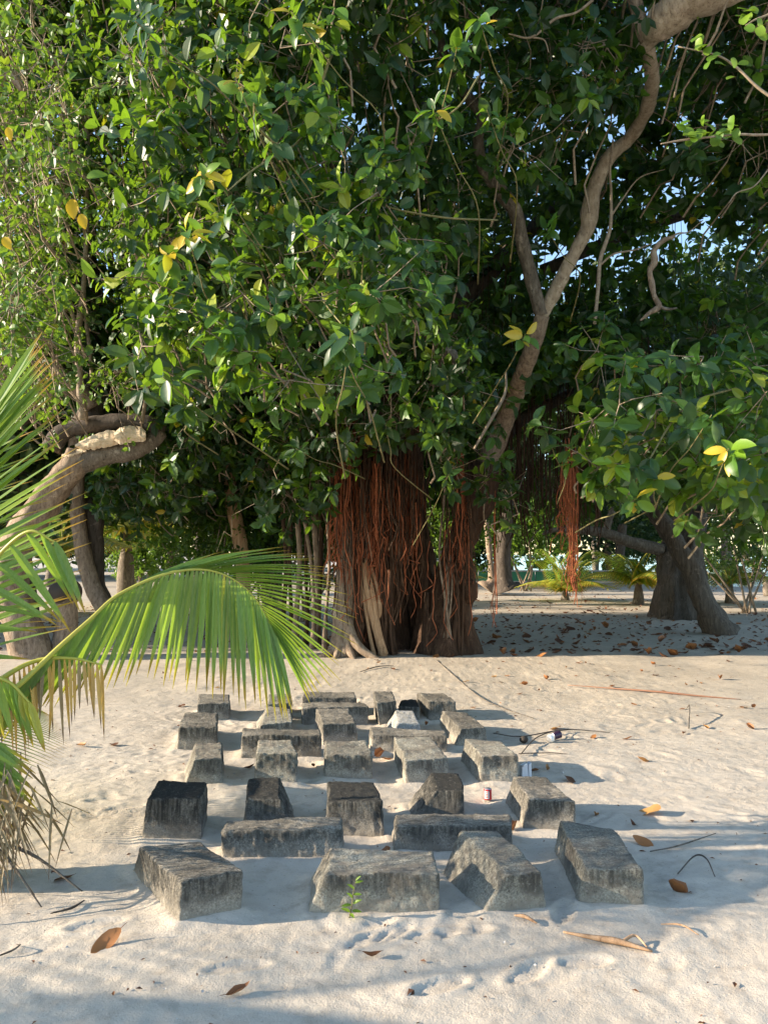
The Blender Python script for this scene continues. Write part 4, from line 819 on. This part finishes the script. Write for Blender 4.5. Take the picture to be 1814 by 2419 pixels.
# fronds on the side away from the picture (they shade the sand)
cr = np.array((-2.3, 4.0, .5))
for a, el, Ln in [(100,.3,1.4),(196,1.9,2.1),(210,2.5,1.8)]:
    an = math.radians(a); h_ = np.array((math.cos(an), math.sin(an)*.9, 0)); C = [cr+h_*Ln*s_+np.array((0, 0, el*1.9*s_-el*1.5*s_*s_)) for s_ in (0, .2, .4, .6, .8, 1)]
    sdv = np.array((-h_[1], h_[0], 0)); sp_ = []
    for k_ in range(36):
        t_ = .15+.85*k_/35
        for sg in (-1, 1): sp_.append((t_, sdv*sg+h_*.5+np.array((0, 0, -.25)), np.interp(t_, [0, .4, 1], [.5, .62, .25]), .035, .2, int(R.choice([3, 4, 5])), (0, 0, 1)))
    frond('frond', C, [.02, .016, .013, .01, .007, .003], sp_, palm)
tag(rest.build('further_leaflets', M['palm'], palm), None, None, None, 'stuff')
# dead thatch round the foot
th = MB(); base = np.array((-1.97, 3.78, .36))
for k_ in range(170):
    an = R.uniform(-2.2, 1.2); p = base+np.array((R.normal()*.14, R.normal()*.12, R.uniform(-.05, .25))); d = np.array((math.cos(an)*.55, math.sin(an)*.55, R.uniform(-1.1, -.25)))
    th.add(*leaflet(p, d, R.uniform(.2, .44), R.uniform(.005, .018), R.uniform(.05, .3), int(R.integers(0, 6)), (0, -1, .3), 4))
tag(th.build('dead_thatch', M['palm_dry'], palm), None, None, None, 'stuff')
q = MB(); q.add(*tube([(-2.05, 3.88, -.1), (-2.08, 3.89, .2), (-2.2, 3.95, .5), (-2.35, 4.0, .75)], [.15, .14, .10, .03], 12, 5, rough=.25)); q.build('trunk', M['bark_dark'], palm)
for k_, (a, b) in enumerate([((-2.0,3.8,.25), (-1.55,3.58,.0)), ((-2.05,3.75,.3), (-1.72,3.42,.0)), ((-2.0,3.85,.2), (-1.42,3.72,.01))]):
    q = MB(); a = np.array(a); b = np.array(b); q.add(*tube([a, (a+b)/2+(0, 0, .06), b], [.012, .008, .003], 6, 6)); q.build('dry_stalk', M['bark_grey'], palm)

def mini_palm(x, y, s, nfr, tones, label, el0=1.35, grp=None, trunk_h=.3, name='small_palm'):
    o = thing(name, (x, y, 0), label, 'palm', grp); c0 = np.array((x, y, trunk_h))
    for f in range(nfr):
        an = f*2.4+random.uniform(-.3, .3); e = el0*random.uniform(.6, 1.25); Ln = s*random.uniform(.85, 1.1); h_ = np.array((math.cos(an), math.sin(an), 0))
        low = f < nfr*.4
        if low: e *= .45
        hz = .95 if low else random.uniform(.35, .75); C = [c0+h_*Ln*(hz*s_+.25*s_*s_)+np.array((0, 0, ((e*1.7*s_-e*1.5*s_*s_) if low else e*(1.15*s_-.45*s_*s_))*s)) for s_ in (0, .25, .5, .75, 1)]; q = MB(); q.add(*tube(C, [.022*s, .016*s, .012*s, .008*s, .004*s], 5, 4)); fr = q.build('frond', M['rachis'], o)
        cc_ = catmull(C, 6); sdv = np.array((-h_[1], h_[0], 0)); lf = MB()
        for k_ in range(22):
            t_ = .12+.88*k_/21; i_ = min(int(t_*(len(cc_)-1)), len(cc_)-1)
            for sg in (-1, 1): lf.add(*leaflet(cc_[i_], sdv*sg+h_*.7+np.array((0, 0, .05)), s*np.interp(t_, [0, .4, 1], [.42, .5, .2]), .045*s, .35, 9 if low and random.random() < .75 else int(random.choice(tones)), (0, 0, 1), 4))
        lf.build('leaflets', M['palm'], fr)
    q = MB(); q.add(*tube([(x, y, -.1), (x, y, trunk_h*.6), (x, y, trunk_h+.1)], [.12*s, .09*s, .04*s], 8, 3, rough=.2)); q.build('trunk', M['bark_grey'], o); return o
mini_palm(*at(1335, 1418)[:2], 1.3, 18, [6, 7, 8, 8], 'small sunlit palm with yellow lower fronds standing in the gap right of the banyan')
mini_palm((1505-907)/FOC*24.5, 24.5, 1.7, 13, [6, 7, 8, 8], 'palm with a yellow arching frond behind the stout grey trunk', 1.0, None, .6)
mini_palm((1720-907)/FOC*25, 25, 1.5, 12, [2, 3, 4], 'dull green palm right of the leaning dark trunk', 1.0, None, .6)
mini_palm((300-907)/FOC*24, 24, 2.6, 14, [2, 3, 4, 5], 'larger coconut palm drooping behind the slender leaning trunk', 1.0, None, 2.2)
mini_palm((150-907)/FOC*21, 21, 2.0, 13, [2, 3, 4, 5], 'shaded coconut palm far behind the sawn stump', 1.0, None, 1.6)
mini_palm((1060-907)/FOC*26, 26, 1.0, 9, [5, 6, 7, 8], 'low palm seen through the opening in the banyan trunk', 1.1, None, .7)
mini_palm(-6.2, 2.35, 1.1, 6, [3, 4, 5], 'coconut palm beyond the left edge', 1.0, None, 1.2)

# ---------------------------------------------------------------- litter on the sand
def dry_leaf_mesh(seed, curl, tint, roundish):
    rs = np.random.default_rng(seed); V0, T0, Q0 = (LR if roundish else LH); V = V0.copy(); V[:, 0] -= .5
    w_ = .72 if roundish else .5; V[:, 1] *= w_; V[:, 2] = 0; V[:, 2] = curl*(V[:, 1]**2*3.2+V[:, 0]**2*.9)+rs.normal()*.1*V[:, 0]*V[:, 1]+.03*np.sin(V[:, 0]*9+seed)
    if curl > .6: V[:, 1] *= .62
    V[:, 2] -= V[:, 2].min()-.01; st_, T1, Q1 = tube([V[0], V[0]+np.array((-.18, .02, .05))], [.012, .008], 4, 1)
    mb = MB(); mb.add(V, T0, Q0, tint); mb.add(st_, T1, Q1, tint*.6); o = mb.build('fallen_leaf', M['fallen_leaf']); d = o.data; bpy.data.objects.remove(o); return d
DRY = [dry_leaf_mesh(q, [.25, .5, .9, 1.2, .4, .8, .15, 1.0][q], [.15, .35, .5, .62, .72, .25, .9, .8][q], q in (0, 3, 6)) for q in range(8)]
GF = 'dry leaves fallen on the sand'
def dry(x, y, s, v_, label, tilt=.25, z=None):
    o = bpy.data.objects.new('fallen_leaf', DRY[v_]); COL.objects.link(o); o.location = (x, y, (gz(x, y)+.006) if z is None else z); o.scale = (s, s, s)
    o.rotation_euler = (random.uniform(-tilt, tilt), random.uniform(-tilt, tilt), random.uniform(0, 6.28)); tag(o, label, 'leaf', GF); return o
named = [(252,2232,.11,4,'large curled orange leaf lying in the open at the lower left'),(880,2264,.07,5,'crumpled dark brown leaf on the sand below the seedling block'),(563,2355,.075,2,'curled brown leaf nearest to the bottom edge'),
 (152,2075,.07,0,'dark brown leaf standing on edge beside the palm shade'),(195,1765,.085,7,'rolled tan leaf on the sand right of the hanging dead leaflets'),(1533,1922,.12,6,'large round tan leaf at the right of the block field'),
 (1518,1997,.09,4,'flat orange brown leaf below the large round tan one'),(1405,1930,.08,7,'folded tan leaf propped beside the pale topped corner block'),(1492,1952,.06,5,'small dark leaf left of the round tan leaf'),
 (1597,2112,.07,3,'reddish brown leaf in the shade near the right edge'),(895,1790,.09,3,'bright orange leaf lying between two middle blocks'),(913,1796,.07,4,'second orange leaf touching the bright one between the middle blocks'),
 (1518,1802,.08,7,'long tan leaf on bright sand right of the shadows'),(1700,1606,.085,3,'red orange leaf alone near the right edge'),(1445,1625,.09,4,'orange leaf at the tip of the long reddish stalk'),(1482,1750,.07,4,'small bright orange leaf right of the dark can'),
 (1312,1726,.09,6,'yellow leaf with dark stem behind the cans'),(590,1817,.07,5,'dark leaf in the shadow left of a middle block'),(742,1812,.06,5,'dark leaf tucked against a middle block'),(1345,1845,.08,0,'dark red leaf in the block shadow near the carton'),
 (1290,1820,.08,7,'pointed tan leaf leaning beside the grey carton'),(1262,1825,.07,2,'brown leaf crumpled at the foot of the grey carton'),(430,1668,.06,0,'small dark leaf behind the lone left block'),(915,2020,.05,3,'small rusty leaf behind the seedling block'),
 (1215,1962,.06,3,'rusty leaf wedged behind the slanted block'),(1005,1712,.05,3,'rusty leaf beside the whitish block'),(1645,1612,.06,5,'small brown leaf right of the reddish stalk'),(1770,1722,.06,3,'small red leaf at the right edge')]
for px, py, s, v_, lab in named: p = at(px, py); dry(p[0], p[1], s*1.35, v_, lab, .5)
cnt = 0
while cnt < 48:
    x, y = R.uniform(-3, 5.5), R.uniform(6.5, 11.8)
    if abs(x) > .53*y or (y < 7.9 and -2 < x < 1.1): continue
    if x < 0 and R.uniform() < .6: continue
    dry(x, y, R.uniform(.05, .10), int(R.integers(0, 8)), 'small dry leaf scattered on the sunlit sand between the blocks and the banyan'); cnt += 1
cnt = 0
while cnt < 215:
    x, y = R.uniform(-.3, 10.5), 12+R.exponential(5.0)
    if x > .53*y or y > 30 or (x < 1.8 and 12.3 < y < 14.5): continue
    dry(x, y, R.uniform(.12, .21), int(R.choice([0, 1, 2, 3, 5, 5, 0, 4])), 'dry leaf among many on the shaded sand right of the banyan trunk', .5); cnt += 1
mb = MB(); n = 4200; x = R.uniform(-9, 16, n); y = 12.5+R.exponential(9, n); ok = (y < 40) & (np.abs(x) < .6*y); x, y = x[ok], y[ok]; P = np.stack([x, y, ground_z(x, y)+.012], -1); D = np.stack([R.normal(size=len(x)), R.normal(size=len(x)), R.normal(size=len(x))*.25], -1)
L = R.uniform(.05, .12, len(x)); leaf_cloud(mb, P, D, np.array((0, 0, 1.0))+R.normal(size=P.shape)*.4, L, L*.6, R.uniform(0, .7, len(x)), FT)
tag(mb.build('leaf_litter', M['fallen_leaf'], None, False), 'thin litter of dead leaves and chips under the trees', None, None, 'stuff')
mb = MB(); n = 1600; x = R.uniform(-3, 5, n); y = R.uniform(2.4, 12, n); P = np.stack([x, y, ground_z(x, y)+.006], -1); D = np.stack([R.normal(size=n), R.normal(size=n), R.normal(size=n)*.15], -1); L = R.exponential(.010, n)+.006
leaf_cloud(mb, P, D, np.array((0, 0, 1.0))+R.normal(size=P.shape)*.3, L, L*.5, R.uniform(0, .5, n), FT)
tag(mb.build('sand_crumbs', M['fallen_leaf'], None, False), 'tiny dark crumbs of bark and seed on the sand', None, None, 'stuff')

mb = MB(); n = 1500; x = R.uniform(-3, 5, n); y = R.uniform(2.4, 12, n); P = np.stack([x, y, ground_z(x, y)+.005], -1); D = np.stack([R.normal(size=n), R.normal(size=n), R.normal(size=n)*.3], -1); L = R.exponential(.004, n)+.005
leaf_cloud(mb, P, D, np.array((0, 0, 1.0))+R.normal(size=P.shape)*.5, L, L*.8, R.uniform(0, 1, n), FT)
tag(mb.build('shell_chips', M['coping'], None, False), 'tiny pale shell and coral chips on the sand', None, None, 'stuff')
def stick(pts, r, mat, label, name='stick', cat='stick', seg=6, branches=()):
    P = []
    for (px, py, z) in pts: p = at(px, py); P.append((p[0], p[1], gz(p[0], p[1])+z))
    q = MB(); q.add(*tube(P, r, seg, 7, rough=.12, seed=len(label)))
    for bpts, br in branches:
        B = []
        for (px, py, z) in bpts: p = at(px, py); B.append((p[0], p[1], gz(p[0], p[1])+z))
        q.add(*tube(B, br, 5, 5, rough=.1))
    o = q.build(name, M[mat], None, True, P[0]); tag(o, label, cat); return o
stick([(1330,2205,.012),(1400,2222,.02),(1460,2232,.02),(1540,2248,.01)], [.004,.010,.013,.004], 'root_tan', 'pale splintered stick lying in front of the right corner block', branches=[([(1470,2232,.02),(1500,2222,.03),(1528,2240,.012)], [.008,.006,.003])])
stick([(1215,2168,.015),(1240,2174,.02),(1268,2184,.01)], [.004,.009,.004], 'root_tan', 'short tan splinter in front of the slanted block')
stick([(1340,1624,.03),(1450,1632,.02),(1560,1640,.015),(1640,1645,.012),(1750,1652,.01)], [.004,.009,.012,.010,.003], 'stalk', 'long reddish dry stalk lying on the sunlit sand', 'dry_stalk', 'stalk')
stick([(1030,1560,.01),(1120,1640,.01),(1180,1672,.01),(1260,1700,.01)], [.004,.005,.005,.003], 'bark_grey', 'thin bare vine trailing over the sand behind the blocks', 'vine', 'vine')
stick([(1165,1740,.03),(1230,1747,.02),(1330,1735,.03),(1400,1732,.01),(1440,1735,.01)], [.004,.005,.005,.004,.003], 'bark_dark', 'dark wiry twig running past the seed ball and the dark can', 'twig', 'twig')
stick([(1230,1790,.02),(1262,1760,.04),(1300,1745,.05),(1350,1732,.02)], [.004,.005,.004,.003], 'bark_dark', 'arched dark twig beside the seed ball', 'twig', 'twig')
stick([(1225,1787,.015),(1300,1786,.015),(1340,1788,.01)], [.004,.004,.002], 'bark_dark', 'straight thin twig touching the light topped block by the carton', 'twig', 'twig')
stick([(1600,2072,.01),(1640,2045,.04),(1668,2052,.04),(1688,2080,.01)], [.003,.004,.004,.002], 'bark_dark', 'forked arched twig on the shaded sand at the right', 'twig', 'twig')
stick([(1535,2018,.01),(1600,2010,.015),(1690,1980,.02)], [.003,.004,.002], 'bark_grey', 'thin twig right of the pale topped corner block', 'twig', 'twig')
stick([(1620,1680,.02),(1628,1690,.10),(1626,1722,.01)], [.004,.006,.006], 'bark_grey', 'knobbly dead stalk standing up from the bright sand', 'dry_stalk', 'stalk')
stick([(120,2158,.012),(170,2146,.014),(200,2128,.01)], [.003,.006,.003], 'bark_dark', 'short dark twig lying left of the askew corner block', 'twig', 'twig')
stick([(0,2262,.01),(30,2255,.02),(48,2242,.02),(40,2236,.01)], [.003,.004,.003,.002], 'bark_dark', 'small looped twig near the lower left corner', 'twig', 'twig')
stick([(850,1588,.012),(890,1580,.02),(930,1574,.01)], [.004,.008,.003], 'bark_dark', 'short dark stick in the sun before the banyan roots')
stick([(1560,2185,.01),(1610,2195,.02),(1650,2212,.01)], [.002,.004,.002], 'root_tan', 'thin reddish twig below the shade at the right', 'twig', 'twig')

# seed ball
p = at(1237, 1758); sb = MB(); u, v_ = np.meshgrid(np.linspace(0, math.pi, 9), np.linspace(0, 2*math.pi, 13)[:-1], indexing='ij'); rr = .034*(1+.12*np.cos(v_*6)); V = np.stack([rr*np.sin(u)*np.cos(v_), rr*np.sin(u)*np.sin(v_), .030*np.cos(u)], -1).reshape(-1, 3)
ii = np.arange(8)[:, None]*12; jj = np.arange(12)[None, :]; sb.add(V+np.array((p[0], p[1], .034+gz(p[0], p[1]))), None, np.stack([ii+jj, ii+12+jj, ii+12+(jj+1) % 12, ii+(jj+1) % 12], -1).reshape(-1, 4))
tag(sb.build('seed_ball', M['pod'], None, True, (p[0], p[1], .034)), 'dark ribbed seed ball lying in a block shadow near the dark can', 'seed pod')

def can(px, py, L, r, yaw, lean, mats, label, crush=.1, seed=0):
    """drink can: body, label band, lid as parts; mats body / band / end"""
    p = at(px, py); o = thing('drink_can', (p[0], p[1], gz(p[0], p[1])), label, 'can'); ax = np.array((math.cos(yaw)*math.cos(lean), math.sin(yaw)*math.cos(lean), math.sin(lean)))
    c0 = np.array((p[0], p[1], gz(p[0], p[1])+(r*math.cos(lean)+.003)))
    if lean > 1: c0[2] = gz(p[0], p[1])+.004
    def seg_(a, b, ra, rb, name, mt, rg=crush):
        q = MB(); q.add(*tube([c0+ax*L*a, c0+ax*L*(a+(b-a)*.5), c0+ax*L*b], [ra, (ra+rb)/2, rb], 16, 4, rough=rg, seed=seed)); return q.build(name, M[mt], o)
    seg_(0, .06, r*.8, r*.97, 'base_rim', mats[2]); seg_(.06, .94, r, r, 'body', mats[0]); seg_(.94, 1.0, r*.95, r*.78, 'lid', mats[2]); return o, c0, ax
# the red and white can stands upright with a white panel of small red print lines
o, c0, ax = can(1152, 1888, .075, .026, 0, math.pi/2, ('red', 'white', 'alu'), 'crushed red and white drink can standing right of the black wedge block', .12, 3)
q = MB(); a = np.linspace(-2.5, -1.35, 8); V = []
for z_ in (.014, .062):
    for t_ in a: V.append((c0[0]+.0305*math.cos(t_), c0[1]+.0305*math.sin(t_), c0[2]+z_))
q.add(V, None, [(k_, k_+1, k_+9, k_+8) for k_ in range(7)]); lb = q.build('label_panel', M['white'], o)
q = MB()
for z_ in (.022, .031, .040, .051):
    V = []
    for zz in (z_, z_+.004):
        for t_ in np.linspace(-2.3, -1.6, 6): V.append((c0[0]+.0312*math.cos(t_), c0[1]+.0312*math.sin(t_), c0[2]+zz))
    q.add(V, None, [(k_, k_+1, k_+7, k_+6) for k_ in range(5)])
q.build('print_lines', M['red'], lb)
can(1305, 1752, .085, .030, .45, .15, ('purple', 'white', 'alu'), 'dark purple drink can lying on its side in the sand right of the blocks', .12, 5)
can(1296, 1758, .035, .031, .45, .15, ('white', 'white', 'alu'), 'crumpled white cup touching the end of the dark purple can', .3, 8)
# grey carton
p = at(1237, 1834); ct = thing('carton', (p[0], p[1], 0), 'crumpled grey white drink carton leaning behind the block with the light top', 'carton')
def quadbox(c, s, rz, name, mt, par, dz=0):
    cs, sn = math.cos(rz), math.sin(rz); V = []
    for z_ in (0, 1):
        for a, b in ((-1, -1), (1, -1), (1, 1), (-1, 1)):
            k_ = 1-.15*z_; V.append((c[0]+(a*s[0]*cs-b*s[1]*sn)*k_, c[1]+(a*s[0]*sn+b*s[1]*cs)*k_, c[2]+z_*s[2]+(.008*a if z_ else 0)))
    q = MB(); q.add(V, None, [(0,3,2,1),(4,5,6,7),(0,1,5,4),(1,2,6,5),(2,3,7,6),(3,0,4,7)]); return q.build(name, M[mt], par, False)
quadbox((p[0], p[1], -.005), (.026, .02, .085), .35, 'side_panel', 'carton', ct); quadbox((p[0]+.038, p[1]+.016, -.005), (.012, .02, .095), .45, 'folded_flap', 'carton', ct); quadbox((p[0], p[1], .081), (.021, .016, .006), .35, 'top_flap', 'white', ct)

# seedling against the broad block
sp0 = at(832, 2158); sd0 = thing('seedling', (sp0[0], sp0[1]-.02, 0), 'little bright green seedling growing against the broad front block', 'plant')
mb_ = MB(); leaf_cloud(mb_, np.zeros((1, 3)), np.array([(1.0, 0, 0)]), np.array([(0, 0, 1.0)]), 1.0, .34, np.array([.8]), LH); o = build('leaf', np.concatenate(mb_.V), np.concatenate(mb_.T), np.concatenate(mb_.Q), M['light_leaf'], None, True, np.concatenate(mb_.A)); sl_ = o.data; bpy.data.objects.remove(o)
x0, y0 = sp0[0], sp0[1]-.03; q = MB(); q.add(*tube([(x0-.012, y0, -.01), (x0, y0-.004, .05), (x0+.006, y0, .10), (x0+.016, y0+.005, .155)], [.003, .0028, .0022, .0012], 5, 4)); q.build('stem', M['green_twig'], sd0)
for (dx, z_, d, L) in [(-.008,.02,(-.6,-.4,.5),.05),(0,.025,(.9,-.3,.1),.045),(-.002,.05,(-.9,-.3,.1),.045),(.004,.055,(.7,-.4,.6),.05),(.004,.08,(-.5,-.4,.7),.042),(.006,.095,(.8,-.3,.2),.04),(.01,.12,(-.6,-.3,.6),.04),(.014,.145,(.8,-.3,.4),.04),(.016,.155,(.4,-.2,.5),.035),(-.01,.012,(.3,-.6,.1),.045)]:
    leaf_obj((x0+dx, y0, z_), d, (0, -.6, .8), L, sl_, sd0)

# branch with light round leaves coming in at the top right corner (its own small tree stands beyond the edge)
ct_ = thing('thin_tree', (5.2, 6.2, 0), 'thin tree at the right edge whose twigs with round pale green leaves enter the picture', 'tree')
limb([(2550,1900,6.3,60),(2500,1200,6.3,46),(2350,500,6.3,30),(2200,100,6.3,18)], 'bark_grey', 9, 'trunk', ct_)
for pts in ([(2350,500,6.3,18),(2000,330,6.2,9),(1814,225,6.2,7),(1740,160,6.2,6),(1690,130,6.2,5),(1600,110,6.2,3)], [(2350,500,6.3,14),(2050,300,6.1,8),(1814,318,6.1,6),(1740,318,6.1,5),(1620,330,6.1,5),(1560,340,6.1,3)], [(2200,100,6.3,10),(1900,20,6.2,7),(1800,40,6.2,5),(1760,60,6.2,3)]):
    limb(pts, 'twig', 6, 'branch', ct_)
rd = []
for q_, tn in enumerate((.55, .8, .9)):
    mb_ = MB(); leaf_cloud(mb_, np.zeros((1, 3)), np.array([(1.0, 0, 0)]), np.array([(0, 0, 1.0)]), 1.0, .8, np.array([tn]), LR); o = build('leaf', np.concatenate(mb_.V), np.concatenate(mb_.T), np.concatenate(mb_.Q), M['light_leaf'], None, True, np.concatenate(mb_.A)); rd.append(o.data); bpy.data.objects.remove(o)
for (xa, ya, xb, yb, n_) in [(1560,300,1760,310,22),(1640,100,1740,170,16),(1750,20,1814,60,12),(1590,330,1700,330,8)]:
    for k_ in range(n_):
        f = R.uniform(0, 1); p = atY(xa+(xb-xa)*f+R.normal()*10, ya+(yb-ya)*f+R.normal()*14, 6.15+R.normal()*.08); leaf_obj(p, nrm(np.array((R.normal()*.6-.3, -.3, R.normal()*.5-.3))), (R.normal()*.4-.5, -.6, .6), R.uniform(.07, .11), rd[k_ % 3], ct_)
for k_ in ('_w',):
    for o in list(bpy.data.objects):
        if k_ in o: del o[k_]
